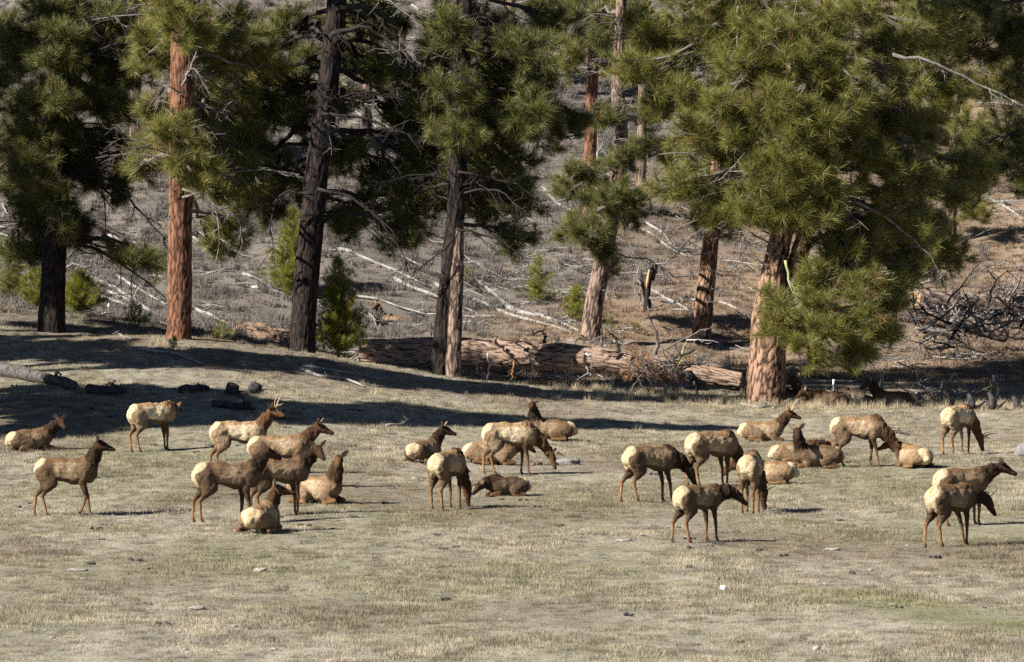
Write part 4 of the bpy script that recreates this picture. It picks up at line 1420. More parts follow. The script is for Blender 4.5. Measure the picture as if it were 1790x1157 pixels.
fallen([(1470, 690), (1500, 696), (1528, 704)], .16, 'reddish short log beside the dark resting elk', M_BARK_RED, twigs=1, tw=.4, Dmin=56)
fallen([(1595, 703), (1560, 704)], .07, 'grey log lying right of the dark elk head', M_GREYWOOD, twigs=2, tw=.4, Dmin=56)
fallen([(-40, 655), (20, 660), (75, 672), (130, 684)], .30, 'long grey log at the left edge, shade put into its colour', M_GREYWOOD_SHADED, twigs=7, tw=.5, Dmin=56)
fallen([(155, 690), (185, 693), (218, 690)], .20, 'short black log in shade right of the long grey log', M_CHAR, twigs=3, tw=.35, Dmin=56)
fallen([(318, 688), (340, 686), (364, 684)], .16, 'blackened log piece left of the round stump ends', M_CHAR, twigs=2, tw=.2, Dmin=56)
fallen([(372, 712), (400, 715), (445, 720)], .13, 'low dark log behind the spike bull', M_CHAR, twigs=4, tw=.4, Dmin=56)
fallen([(470, 737), (500, 734)], .06, 'dark branch in front of the spike bull', M_CHAR, twigs=5, tw=.35, Dmin=56, name='fallen_branch', cat='branch')
fallen([(1562, 757), (1590, 762)], .05, 'dark stick behind the grazing cow at the right', M_CHAR, twigs=1, tw=.2, Dmin=56, name='fallen_branch', cat='branch')
for px, py, w, lab in ((404, 689, .20, 'round charred stump left of its twin'), (444, 687, .19, 'smaller round charred stump, right one of two')):
    b = hit(px, py)
    o = link('charred_stump', None, None, None, tuple(b))
    tag(o, lab, 'stump', 'charred stumps')
    g = Geo()
    g.tube([b - [0, 0, .1], b + [.03, 0, .14], b + [.08, -.05, .28], b + [.10, -.05, .32]], [w * 1.2, w * 1.1, w, w * .55], 12, .22)
    g.build('stump', M_CHAR, o, b)
    g = Geo()
    for q in range(5):
        p = b + np.array([rng.uniform(-.25, .25), rng.uniform(-.2, .2), .06])
        g.tube([p, p + rng.normal(size=3) * [.25, .2, .05]], [.04, .01], 4, .2)
    g.build('splinters', M_CHAR, o, b)
for px, py, h, lab in ((1697, 716, .55, 'leaning dark broken stump behind the upper grazing bull'), (1733, 716, .6, 'dark leaning stump right of the first'), (1775, 716, .45, 'bent dark stump piece near the right edge')):
    b = hit(px, py)
    g = Geo()
    g.tube([b - [0, 0, .1], b + [.05, 0, h * .5], b + [-.1, 0, h]], [.17, .13, .05], 8, .35)
    g.tube([b + [0, 0, .05], b + [.3, 0, .12], b + [.5, 0, .3]], [.09, .06, .02], 6, .3)
    o = g.build('broken_stump', M_CHAR, None, b, tuple(b))
    tag(o, lab, 'stump', 'dark stumps at the meadow edge')
rib([(1741, 668), (1745, 685), (1750, 700)], hit(1748, 706)[1], .09, M_BARK_RED if False else M_LIMB, 'dead_branch', None, 1, .3, bp, br)

# boulders and pale stones
mound(1800, 800, .42, .35, .30, 'grey speckled boulder at the right edge of the herd', M_ROCK_GREY, 'boulder', 'boulder', 31, amp=.15)
mound(992, 812, .33, .3, .12, 'flat dark boulder by the muzzle of the antlered grazing bull', M_ROCK_GREY, 'boulder', 'boulder', 33, amp=.2)
mound(1265, 1031, .07, .055, .055, 'bright white stone on the open grass', M_QUARTZ, 'stone', 'stone', 35, amp=.3)
mound(1428, 1138, .06, .06, .05, 'small white stone near the picture bottom', M_ROCK_PALE, 'stone', 'stone', 36, amp=.3)
mound(1455, 962, .16, .1, .035, 'flat pale stone on the turf left of the walking young elk', M_ROCK_PALE, 'stone', 'stone', 37, amp=.25)
mound(1090, 946, .16, .12, .03, 'flat pale stone in front of the small walking elk', M_ROCK_PALE, 'stone', 'stone', 38, amp=.25)
mound(726, 838, .085, .07, .04, 'pale flat stone left of the elk grazing away', M_ROCK_PALE, 'stone', 'stone', 39, amp=.25)
mound(135, 998, .2, .15, .03, 'pale flat stone on the grass at the lower left', M_ROCK_PALE, 'stone', 'stone', 40, amp=.25)
mound(455, 1000, .14, .1, .05, 'pale grey stone below the elk lying rump first', M_ROCK_PALE, 'stone', 'stone', 41, amp=.3)
mound(345, 1066, .12, .1, .035, 'broken pale stone on the lower left grass', M_ROCK_PALE, 'stone', 'stone', 42, amp=.4)
for k in range(38):
    px, py = rng.uniform(0, 1790), rng.uniform(800, 1140)
    s = rng.uniform(.02, .055)
    o, b = mound(px, py, s * 1.3, s, s * .45, 'small pale stone flush with the turf', M_ROCK_PALE, 'stone', 'stone', 100 + k, group='small pale stones scattered over the turf', amp=.35)

# fence posts along the foot of the slope
def post(px, py, h, label, white):
    b = hit(px, py)
    root = link('fence_post', None, None, None, tuple(b))
    tag(root, label, 'fence post', 'old fence posts')
    if white:
        g = Geo()
        g.tube([b - [0, 0, .2], b + [0, 0, h * .72]], [.028, .025], 6)
        g.tube([b + [.03, 0, .05], b + [.03, 0, h * .7]], [.012, .012], 4)
        g.build('post', M_STEEL, root, b)
        g = Geo()
        g.tube([b + [0, 0, h * .72], b + [0.01, 0, h]], [.042, .04], 7)
        g.build('white_tip', M_WHITE, root, b)
    else:
        g = Geo()
        g.tube([b - [0, 0, .2], b + [0, 0, h * .5], b + [.01, 0, h], b + [.01, 0, h + .02]], [.07, .068, .065, .04], 10)
        g.build('post', M_POST, root, b)


post(1541, 700, .95, 'weathered green wooden post above the dark elk head', False)
post(1163, 696, .5, 'short green post under the hanging dead needles of the log', False)
post(1457, 700, .75, 'white-tipped steel post right of the spreading pine', True)
post(1646, 704, .75, 'white-tipped steel post in the low brush pile', True)
post(1736, 700, .9, 'tall white-tipped steel post near the right edge', True)
post(190, 556, .6, 'thin dark steel post on the crest behind the black trunk', True)
# ---------------------------------------------------------------- elk
def surface_nets(v, org, h):
    s = v < 0
    nx, ny, nz = v.shape
    cnt = np.zeros((nx - 1, ny - 1, nz - 1), np.int8)
    for a in (0, 1):
        for b in (0, 1):
            for c in (0, 1):
                cnt += s[a:nx - 1 + a, b:ny - 1 + b, c:nz - 1 + c]
    m = (cnt > 0) & (cnt < 8)
    cells = np.argwhere(m)
    idx = np.full(m.shape, -1, np.int64)
    idx[m] = np.arange(len(cells))
    acc = np.zeros((len(cells), 3))
    num = np.zeros(len(cells))
    cor = [np.array([a, b, c]) for a in (0, 1) for b in (0, 1) for c in (0, 1)]
    for p in cor:
        for ax in range(3):
            if p[ax] == 0:
                q = p.copy()
                q[ax] = 1
                A = v[tuple((cells + p).T)]
                B = v[tuple((cells + q).T)]
                x = (A < 0) != (B < 0)
                tt = np.where(x, A / np.where(x, A - B, 1), 0)
                acc += np.where(x[:, None], p + tt[:, None] * (q - p), 0)
                num += x
    V = org + h * (cells + acc / num[:, None])
    Q = []
    for ax in range(3):
        sa = np.moveaxis(s, ax, 0)
        ix = np.moveaxis(idx, ax, 0)
        A, B = sa[:-1], sa[1:]
        x = (A != B)[:, 1:-1, 1:-1]
        e = np.argwhere(x)
        i, j, k = e[:, 0], e[:, 1] + 1, e[:, 2] + 1
        f = A[i, j, k]
        q = np.stack([ix[i, j - 1, k - 1], ix[i, j, k - 1], ix[i, j, k], ix[i, j - 1, k]], 1)
        if ax == 1:
            f = ~f
        q = np.where(f[:, None], q, q[:, ::-1])
        Q.append(q)
    return V, np.concatenate(Q)


TAN = np.array([0.235, 0.170, 0.115])
TONES = {
    'cow': dict(body=(0.145, 0.092, 0.053), flank=(0.325, 0.230, 0.140), back=(0.155, 0.086, 0.039), neck=(0.030, 0.015, 0.008), head=(0.058, 0.029, 0.014), leg=(0.085, 0.050, 0.027)),
    'pale': dict(body=(0.430, 0.310, 0.190), flank=(0.760, 0.610, 0.410), back=(0.330, 0.195, 0.095), neck=(0.105, 0.048, 0.020), head=(0.165, 0.085, 0.038), leg=(0.105, 0.062, 0.034)),
    'mid': dict(body=(0.275, 0.185, 0.108), flank=(0.480, 0.350, 0.218), back=(0.245, 0.140, 0.064), neck=(0.066, 0.031, 0.014), head=(0.128, 0.063, 0.028), leg=(0.098, 0.055, 0.028)),
    'dark': dict(body=(0.095, 0.058, 0.036), flank=(0.170, 0.115, 0.072), back=(0.085, 0.046, 0.024), neck=(0.032, 0.015, 0.008), head=(0.060, 0.030, 0.015), leg=(0.085, 0.048, 0.025)),  # also puts tree shade into the coats of the elk bedded under the pine
}
CREAM = np.array([0.60, 0.47, 0.295])
BELLY = np.array([0.075, 0.042, 0.022])
SHANK = np.array([0.31, 0.165, 0.070])
HOOF = np.array([0.035, 0.025, 0.02])


def elk(px, py, yaw, label, lie=False, s=1.0, neck=(55, 0), head=(-15, 0), hind=(-0.12, 0.1), fore=(0.05, -0.03), tone='cow', antler=None, seed=0, Dmin=56, sink=0.0, graze=False, curl=0.0, group='elk herd on the winter meadow', nl=None, lift=False):
    tn = {k: np.array(v) for k, v in TONES[tone].items()}
    r0 = np.random.default_rng(1000 + seed)
    prims = []

    fat = r0.uniform(.93, 1.04)
    lng = r0.uniform(.91, 1.0)

    def cap(a, b, ra, rb, col, k=0.06, sq=1.0):
        if len(prims) < 5:
            ra, rb = ra * fat, rb * fat
        prims.append((np.asarray(a, float), np.asarray(b, float), ra, rb, np.asarray(col, float), k, sq))

    if not lie:
        zr, zc, zn = 1.13, 1.06, 1.16
        R = np.array([-0.58, 0, zr])
        cap(R, (-0.20, 0, 1.13), .235, .245, tn['body'], .08, .80)
        cap((-0.20, 0, 1.10), (0.18, 0, 1.05), .262, .290, tn['flank'], .08, .84)
        cap((0.18, 0, 1.05), (0.46, 0, 1.06), .290, .270, tn['body'], .08, .78)
        cap((0.36, 0, 1.20), (0.50, 0, 1.22), .15, .15, tn['back'], .08, .7)
        cap((0.50, 0, 1.02), (0.56, 0, 0.96), .20, .17, tn['neck'] * .6 + tn['body'] * .4, .07, .8)
        cap((-0.66, 0, zr + .00), (-0.70, 0, zr - .10), .165, .14, CREAM, .10, 1.0)
        cap((-0.76, 0, zr + .10), (-0.855, 0, zr - .01), .035, .022, CREAM, .02, 1.0)
        for sgn, hs, fs in ((1, hind[0], fore[0]), (-1, hind[1], fore[1])):
            def hx(p, sw, zt):
                p = np.array(p, float)
                u = np.clip((zt - p[2]) / zt, 0, 1)
                p[0] += sw * u
                return p
            zt = 0.95
            a = np.array([-0.585, sgn * .135, 1.04])
            st = hx((-0.43, sgn * .15, 0.80), hs, zt)
            hk = hx((-0.70, sgn * .13, 0.50), hs, zt)
            fk = hx((-0.645, sgn * .12, 0.11), hs, zt)
            hf = hx((-0.60, sgn * .12, 0.03), hs, zt)
            cap(a, st, .205, .145, tn['body'] * .75 + tn['leg'] * .25, .09, .62)
            cap((-.685, sgn * .09, 1.02), st * .45 + hk * .2 + np.array([-.60, sgn * .12, .74]) * .35, .135, .105, tn['body'] * .7 + tn['leg'] * .3, .10, .8)
            cap(st, (st + hk) / 2, .130, .080, tn['leg'] * .8, .06, .75)
            cap((st + hk) / 2, hk, .074, .046, tn['leg'] * .8, .03)
            cap(hk, fk, .046, .032, SHANK, .02)
            cap(fk, hf, .036, .040, SHANK * .8, .02)
            cap(hf, hf + [.035, 0, -.005], .040, .030, HOOF, .015)
            a = np.array([0.42, sgn * .165, 1.06])
            el = hx((0.36, sgn * .145, 0.80), fs * .3, zt)
            kn = hx((0.40, sgn * .13, 0.45), fs, zt)
            fk = hx((0.39, sgn * .13, 0.10), fs, zt)
            hf = hx((0.42, sgn * .13, 0.03), fs, zt)
            if lift and sgn < 0:
                fk = kn + np.array([-.12, 0, -.30])
                hf = fk + np.array([-.07, 0, -.05])
            cap(a, el, .165, .100, tn['body'] * .7 + tn['leg'] * .3, .06, .6)
            cap(el, kn, .082, .048, tn['leg'] * .75, .04, .8)
            cap(kn, fk, .043, .030, tn['leg'] * .5 + SHANK * .5, .02)
            cap(fk, hf, .034, .038, SHANK * .8, .02)
            cap(hf, hf + [.035, 0, -.005], .038, .030, HOOF, .015)
        B = np.array([0.50, 0, 1.14])
        NL = nl or (0.86 if graze else 0.60)
        top, bellyz = 1.33, 0.80
    else:
        zr = .36
        R = np.array([-0.55, 0, zr])
        cap(R, (-0.18, curl * .3, .38), .25, .27, tn['body'], .08, .95)
        cap((-0.18, curl * .3, .36), (0.18, curl * .5, .34), .27, .29, tn['flank'], .08, 1.0)
        cap((0.18, curl * .5, .36), (0.44, curl * .4, .40), .29, .25, tn['body'], .08, .92)
        cap((0.34, curl * .4, .52), (0.46, curl * .4, .55), .14, .15, tn['back'], .08, .75)
        cap((-0.66, 0, zr + .02), (-0.77, 0, zr - .06), .16, .10, CREAM, .06, .95)
        for sgn in (1, -1):
            hip = np.array([-0.50, sgn * .17, .34])
            st = np.array([-0.14, sgn * .30, .20])
            hk = np.array([-0.50, sgn * .36, .09])
            hf = np.array([-0.10, sgn * .39, .06])
            cap(hip, st, .21, .15, tn['body'] * .75 + tn['leg'] * .25, .06, .8)
            cap(st, hk, .10, .055, tn['leg'], .04)
            cap(hk, hf, .045, .035, SHANK, .02)
            cap(hf, hf + [.06, 0, -.01], .038, .03, HOOF, .015)
            sh = np.array([0.40, sgn * .16 + curl * .4, .36])
            el = np.array([0.34, sgn * .21 + curl * .4, .16])
            kn = np.array([0.64, sgn * .20 + curl * .4, .10])
            hf = np.array([0.36, sgn * .25 + curl * .4, .05])
            cap(sh, el, .16, .10, tn['body'] * .7 + tn['leg'] * .3, .06, .7)
            cap(el, kn, .08, .055, tn['leg'], .04)
            cap(kn, hf, .045, .035, SHANK, .02)
        B = np.array([0.46, curl * .4, .50])
        NL = nl or 0.58
        top, bellyz = .62, .10
    npi, nyw = math.radians(neck[0]), math.radians(neck[1])
    nyw += r0.uniform(-.06, .06)
    nd = np.array([math.cos(npi) * math.cos(nyw), math.cos(npi) * math.sin(nyw), math.sin(npi)])
    H = B + nd * NL
    M = B + nd * NL * .5 + np.array([.03 * math.cos(nyw), .03 * math.sin(nyw), 0.02 if npi > 0 else 0.05])
    cap(B - nd * .08, M, .225, .168, tn['neck'], .09, .80)
    cap(M, H, .168, .115, tn['neck'], .05, .85)
    cap(B + nd * .12 - [0, 0, .10], M - [0, 0, .055], .15, .115, tn['neck'] * .75, .06, .7)
    hp, hy = math.radians(head[0]), math.radians(head[1])
    hd = np.array([math.cos(hp) * math.cos(hy), math.cos(hp) * math.sin(hy), math.sin(hp)])
    hs = np.array([-math.sin(hy), math.cos(hy), 0.0])
    hu = np.cross(hd, hs)
    dk = tn['head'] * .55
    cap(H, H + hd * .15, .108, .090, tn['head'], .04)
    cap(H + hd * .12 - hu * .008, H + hd * .33 - hu * .03, .082, .055, tn['head'], .03)
    cap(H + hd * .31 - hu * .03, H + hd * .385 - hu * .035, .056, .050, dk * .5, .02)
    cap(H + hd * .03 - hu * .06, H + hd * .27 - hu * .065, .065, .036, tn['head'] * .8, .03)
    # --- field
    h = 0.030
    lo = np.min([np.minimum(p[0] - p[2], p[1] - p[3]) for p in prims], 0) - .08
    hi = np.max([np.maximum(p[0] + p[2], p[1] + p[3]) for p in prims], 0) + .08
    n = np.ceil((hi - lo) / h).astype(int) + 1
    ax = [lo[k] + h * np.arange(n[k]) for k in range(3)]
    f = np.full(tuple(n), 1.0, np.float32)
    for a, b, ra, rb, col, k, sq in prims:
        rr = max(ra, rb) + .16
        sl_ = []
        for q in range(3):
            i0 = max(0, int((min(a[q], b[q]) - rr - lo[q]) / h))
            i1 = min(n[q], int((max(a[q], b[q]) + rr - lo[q]) / h) + 2)
            sl_.append(slice(i0, i1))
        X, Y, Z = np.meshgrid(*[ax[q][sl_[q]] for q in range(3)], indexing='ij')
        d = cap_dist(X, Y, Z, a, b, ra, rb, sq)
        g = f[tuple(sl_)]
        hh = np.maximum(k - np.abs(g - d), 0) / k
        f[tuple(sl_)] = np.minimum(g, d) - hh * hh * k * .25
    V, Q = surface_nets(f, lo, h)
    # --- shaggy surface, coat colours
    nz = fbm(V * 9 + seed, 3, seed)
    nz2 = fbm(V * 4 + seed, 2, seed + 5)
    W = np.zeros((len(V), len(prims)))
    for i, (a, b, ra, rb, col, k, sq) in enumerate(prims):
        d = cap_dist(V[:, 0], V[:, 1], V[:, 2], a, b, ra, rb, sq)
        W[:, i] = np.exp(-np.clip(d, -.05, .4) / 0.022)
    W /= W.sum(1)[:, None]
    C = W @ np.array([p[4] for p in prims])

    def over(c, d, w, e0=1.08, e1=0.86):
        nonlocal C
        m = sstep(e0, e1, d + .07 * nz2) * w
        C = C * (1 - m[:, None]) + np.asarray(c) * m[:, None]

    def cd(a, b, r, sc=(1, 1, 1)):
        a, b = np.asarray(a, float), np.asarray(b, float)
        ab = b - a
        t_ = np.clip(((V - a) @ ab) / (ab @ ab + 1e-9), 0, 1)
        return np.linalg.norm((V - (a + t_[:, None] * ab)) * sc, axis=1) / r

    torso = W[:, :5].sum(1) > .35
    over(tn['back'], np.where(torso, 1 - (V[:, 2] - (top - .10)) / .09, 9), .85, 1.0, .2)
    if not lie:
        over(BELLY, cd((-.30, 0, .80), (.42, 0, .74), .17, (1, .7, 1)), .9)
        over(BELLY, cd((-.50, 0, .80), (-.52, 0, .62), .13, (1, 1.2, 1)), .7)
    over(tn['back'] * .6, cd((R[0] - .17, .04, zr + .15), (R[0] - .18, -.04, zr + .15), .255), .7, 1.12, .85)
    over(tn['back'] * .5, cd((R[0] - .25, 0, zr + .02), (R[0] - .21, 0, zr - .26), .195), .7, 1.15, .85)
    over(CREAM, cd((R[0] - .17, .04, zr + .15), (R[0] - .18, -.04, zr + .15), .215), .96, 1.12, .80)
    over(CREAM, cd((R[0] - .25, 0, zr + .02), (R[0] - .21, 0, zr - .24), .155), .96, 1.15, .75)
    over((0.55, 0.31, 0.12), cd((R[0] - .18, 0, zr + .21), (R[0] - .31, 0, zr + .06), .06), .75)
    over((0.20, 0.11, 0.05), cd((R[0] - .31, 0, zr + .02), (R[0] - .30, 0, zr - .20), .022), .6)  # cleft below the tail: crease shade painted into the coat
    over(tn['back'] * .6, cd((R[0] - .06, .24, zr - .05), (R[0] - .16, .20, zr - .25), .045), .55)
    over(tn['back'] * .6, cd((R[0] - .06, -.24, zr - .05), (R[0] - .16, -.20, zr - .25), .045), .55)
    # moult blotches on the shoulder, ribs and haunch; dark line under the shoulder and behind the elbow
    for q in range(9):
        bp = np.array([r0.uniform(-.5, .55), r0.choice([-1, 1]) * r0.uniform(.1, .26), zr + r0.uniform(-.22, .16)])
        bq = bp + np.array([r0.uniform(-.12, .12), 0, r0.uniform(-.1, .02)])
        over(tn['back'] * .8 if r0.random() < .6 else tn['flank'] * 1.1, cd(bp, bq, r0.uniform(.04, .10)), r0.uniform(.25, .6), 1.5, .3)
    if not lie:
        for sg in (1, -1):
            over(tn['back'] * .55, cd((.30, sg * .24, .98), (.26, sg * .22, .82), .045), .5, 1.6, .3)
            over(tn['back'] * .6, cd((-.36, sg * .22, .98), (-.34, sg * .2, .80), .04), .45, 1.6, .3)
    for sg in (1, -1):
        e = H + hd * .12 + hs * sg * .082 + hu * .035
        over((0.012, 0.009, 0.008), cd(e, e + hd * .025, .030), 1.0, 1.15, .9)
    over((0.02, 0.015, 0.012), cd(H + hd * .40 - hu * .02, H + hd * .44 - hu * .03, .045), 1.0)
    C = C * (1 + .10 * nz + .12 * nz2)[:, None]
    V = V + 0  # relief of the winter coat
    ctr = V.copy()
    disp = 0.010 * nz + 0.006 * fbm(V * [14, 14, 30] + seed, 2, seed + 2)
    mane = W @ np.array([1.0 if np.allclose(p[4], tn['neck']) or np.allclose(p[4], tn['neck'] * .75) else 0.0 for p in prims])
    disp = disp + mane * .022 * fbm(V * [22, 22, 7] + seed, 2, seed + 7)
    C = C * (1 + mane * .45 * fbm(V * [24, 24, 8] + seed, 2, seed + 7))[:, None]
    # outward direction from the field gradient
    gi = np.clip(((V - lo) / h).astype(int), 1, n - 2)
    G = np.stack([f[gi[:, 0] + 1, gi[:, 1], gi[:, 2]] - f[gi[:, 0] - 1, gi[:, 1], gi[:, 2]],
                  f[gi[:, 0], gi[:, 1] + 1, gi[:, 2]] - f[gi[:, 0], gi[:, 1] - 1, gi[:, 2]],
                  f[gi[:, 0], gi[:, 1], gi[:, 2] + 1] - f[gi[:, 0], gi[:, 1], gi[:, 2] - 1]], 1)
    G /= np.linalg.norm(G, axis=1)[:, None] + 1e-6
    big = sstep(.05, .12, W @ np.array([p[2] for p in prims]))
    V = V + G * (disp * (0.25 + big))[:, None]
    # ears and tail
    TV, TQ = [V], [Q]
    nv = len(V)
    for sg in (1, -1):
        e0 = H - hd * .03 + hu * .07 + hs * sg * .07
        ed = unit(hs * sg * .80 + hu * .62 - hd * .28)
        en = unit(np.cross(ed, hu) * sg * 1.0 + hd * .35)
        ew = unit(np.cross(en, ed))
        rows = []
        cols = []
        for u, w in ((0, .032), (.15, .055), (.35, .070), (.6, .058), (.82, .032), (1.0, .004)):
            c = e0 + ed * .225 * u
            for a_ in range(8):
                th = a_ / 8 * 2 * np.pi
                rows.append(c + ew * w * math.cos(th) + en * (.016 * (1 - u * .6) * math.sin(th) - .03 * (1 - abs(math.cos(th))) * (math.sin(th) > 0) * (u > .05) * (u < .95) * .6))
                cols.append(tn['head'] * 1.1 if math.sin(th) < .3 else np.array([.34, .25, .18]) * (1 - .4 * u))
        EV = np.array(rows)
        EQ = ring_quads(6, 8) + nv
        TV.append(EV)
        TQ.append(EQ)
        C = np.r_[C, np.array(cols)]
        nv += len(EV)
    V = np.concatenate(TV) * s * [lng, 1, 1]
    Q = np.concatenate(TQ)
    pos = hit(px, py, Dmin)
    # keep the feet on the ground under the body
    if lie:
        V[:, 2] -= .02
    V[:, 2] -= sink
    yw = math.radians(yaw)
    me = mesh('elk', V, None, Q, True, None, {'coat': np.clip(C, .004, .9)})
    o = link('elk', me, M_COAT, None, tuple(pos))
    # pitch with the slope under it
    gx0 = pos[:2] + .5 * np.array([math.cos(yw), math.sin(yw)])
    gx1 = pos[:2] - .5 * np.array([math.cos(yw), math.sin(yw)])
    slope = math.atan2(float(ground_z(*gx0)) - float(ground_z(*gx1)), 1.0)
    o.location.z = (float(ground_z(*gx0)) + float(ground_z(*gx1))) / 2
    o.rotation_euler = (0, -slope * .8, yw)
    tag(o, label, 'elk', group)
    if antler:
        for sg in (1, -1):
            g = Geo()
            p0 = (H + hd * .02 + hu * .085 + hs * sg * .05) * s
            L = antler
            pts = [p0, p0 + (hu * .40 + hs * sg * .22 - hd * .02) * L, p0 + (hu * .75 + hs * sg * .34 + hd * .06) * L, p0 + (hu * 1.0 + hs * sg * .26 + hd * .20) * L]
            P = smooth_path(pts, 9, 1)
            g.tube(P, np.linspace(.024, .008, 9), 6)
            if L > .38:
                g.tube([P[1], P[1] + (hd * .22 + hu * .10 + hs * sg * .05) * L, P[1] + (hd * .36 + hu * .24 + hs * sg * .06) * L], [.018, .013, .006], 5)
            ao = g.build('antler', M_ANTLER, o, (0, 0, sink), smooth=True)
    return o


def cap_dist(X, Y, Z, a, b, ra, rb, sq):
    ab = b - a
    L2 = float(ab @ ab) + 1e-9
    tt = np.clip(((X - a[0]) * ab[0] + (Y - a[1]) * ab[1] + (Z - a[2]) * ab[2]) / L2, 0, 1)
    dx = X - a[0] - tt * ab[0]
    dy = (Y - a[1] - tt * ab[1]) / sq
    dz = Z - a[2] - tt * ab[2]
    d = np.sqrt(dx * dx + dy * dy + dz * dz) - (ra + (rb - ra) * tt)
    return (d * (1 if sq == 1 else .9)).astype(np.float32)


elk(120, 903, 4, 'dark cow elk walking right on the far left with head raised', neck=(60, -4), head=(-14, -4), hind=(-.26, .10), fore=(.16, .10), tone='cow', seed=1, s=.97, lift=True)
elk(55, 788, 28, 'elk lying in pale grass at the far left with face turned to the viewer', True, neck=(38, -40), head=(-25, -85), tone='cow', seed=2, s=.95)
elk(270, 788, 34, 'elk standing at the shade edge with head turned away down behind its chest', neck=(-5, 40), head=(-30, 80), hind=(-.10, .06), tone='pale', seed=3, s=.97)
elk(420, 828, 10, 'pale spike bull with two curved antlers looking right, rearmost of the standing cluster', neck=(52, -14), head=(-12, -24), hind=(-.22, .05), tone='pale', antler=.42, seed=4, s=1.0)
elk(492, 856, 8, 'tan elk with short dark spikes in the middle of the cluster, looking right', neck=(42, 0), head=(-18, -8), hind=(-.1, .1), tone='mid', antler=.17, seed=5, s=.98)
elk(492, 903, 24, 'dark cow elk in the cluster whose pale face is turned towards the viewer', neck=(40, -10), head=(-28, -85), hind=(-.08, .05), fore=(.02, -.02), tone='cow', seed=6, s=.95)
elk(398, 915, 20, 'dark cow elk at the front left of the cluster looking away to the right', neck=(50, 2), head=(-18, 14), hind=(-.16, -.02), fore=(-.06, .10), tone='cow', seed=7, s=.98)
elk(457, 931, 72, 'elk lying with its white rump to the viewer in front of the cluster', True, neck=(56, -14), head=(-8, -68), tone='mid', seed=8, s=.95, nl=.52)
elk(553, 880, -28, 'elk lying right of the cluster with dark chest and ears spread to the viewer', True, neck=(66, -22), head=(-22, -60), tone='mid', seed=9, s=1.02)
elk(742, 808, 58, 'resting elk with tiny dark spikes and pale rump, head turned right', True, neck=(46, -16), head=(-16, -56), tone='cow', antler=.13, seed=10, s=.95)
elk(783, 891, 66, 'elk grazing with its back end to the viewer beside the curled calf', graze=True, neck=(-56, -6), head=(-76, -10), hind=(-.02, .04), fore=(.06, .0), tone='mid', seed=11, s=.97)
elk(858, 812, 4, 'resting elk mostly hidden behind the antlered grazing bull', True, neck=(12, 20), head=(-30, 40), tone='mid', seed=12, s=.98)
elk(893, 831, 14, 'pale antlered bull grazing with shaggy brown neck lowered', graze=True, neck=(-42, -4), head=(-66, -12), hind=(-.14, .14), fore=(-.06, .10), tone='pale', antler=.40, seed=13, s=1.0, nl=.90)
elk(962, 769, 176, 'dark elk lying behind the pale bull, facing the viewer with pricked ears', True, neck=(72, 30), head=(-18, 84), tone='cow', seed=14, s=.98)
elk(886, 867, 202, 'small brown calf lying curled with its head tucked low', True, neck=(-12, 10), head=(-30, 30), tone='dark', seed=15, s=.76)
elk(1138, 878, 32, 'grey-brown elk grazing with black neck down, left end of the middle group', graze=True, neck=(-32, -16), head=(-60, -18), hind=(-.24, .14), fore=(.06, .16), tone='cow', seed=16, s=.97, nl=.68)
elk(1246, 851, 38, 'tan elk grazing behind the rump-on elk of the middle group', graze=True, neck=(-52, 0), head=(-70, 0), hind=(-.12, .08), tone='mid', seed=17, s=1.0)
elk(1312, 898, 80, 'elk seen straight from behind with bright rump, grazing over its long shadow', graze=True, neck=(-54, -22), head=(-74, -30), hind=(-.02, .04), fore=(.08, .02), tone='mid', seed=18, s=1.0)
elk(1222, 948, 44, 'small ruffled young elk walking at the front of the middle group, head low', neck=(0, -24), head=(-36, -30), hind=(-.24, .16), fore=(.02, .12), tone='cow', seed=19, s=.86)
elk(1333, 772, 4, 'bull with upright antlers lying on the grass below the spreading pine', True, neck=(44, 0), head=(-16, -2), tone='mid', antler=.40, seed=20, s=.98)
elk(1428, 819, 196, 'resting elk facing the viewer with dark chest and grey side', True, neck=(64, 30), head=(-20, 76), tone='cow', seed=21, s=1.0)
elk(1393, 812, 8, 'elk resting behind the elk with the dark chest, only its pale rump clear', True, neck=(5, 30), head=(-40, 60), tone='mid', seed=22, s=.95)
elk(1342, 846, 172, 'brown elk resting behind the rump-on elk, its haunch to the right', True, neck=(0, -20), head=(-35, -40), tone='mid', seed=23, s=.95)
elk(1503, 817, 2, 'tan elk grazing with pale belly line and ears spread, between two resting elk', graze=True, neck=(-48, -8), head=(-68, -34), hind=(-.18, .16), fore=(-.08, .14), tone='mid', seed=24, s=1.0, nl=.88)
elk(1596, 817, 118, 'elk curled on the grass, cream rump showing, one ear above its back', True, neck=(16, 24), head=(-20, 40), tone='mid', seed=25, s=.92)
elk(1676, 794, 56, 'antlered elk with bright rump grazing below the brush pile', graze=True, neck=(-52, -14), head=(-68, -24), hind=(-.10, .06), fore=(.08, -.06), tone='pale', antler=.42, seed=26, s=1.0)
elk(1684, 918, 30, 'elk with its dark head stretched forward, behind the lowest walking elk', neck=(22, -20), head=(-22, -28), hind=(-.08, .06), tone='cow', seed=27, s=.92)
elk(1664, 955, 46, 'lowest and nearest elk at the right, striding with black head hung low', neck=(-14, -20), head=(-52, -24), hind=(-.24, .10), fore=(.26, -.02), tone='cow', seed=28, s=.92)
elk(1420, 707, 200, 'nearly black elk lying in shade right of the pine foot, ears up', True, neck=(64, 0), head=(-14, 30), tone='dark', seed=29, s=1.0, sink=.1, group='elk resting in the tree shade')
elk(1452, 709, 170, 'black shaded elk lying flat beside the one with raised ears', True, neck=(10, 10), head=(-25, 30), tone='dark', seed=30, s=1.0, sink=.12, group='elk resting in the tree shade')
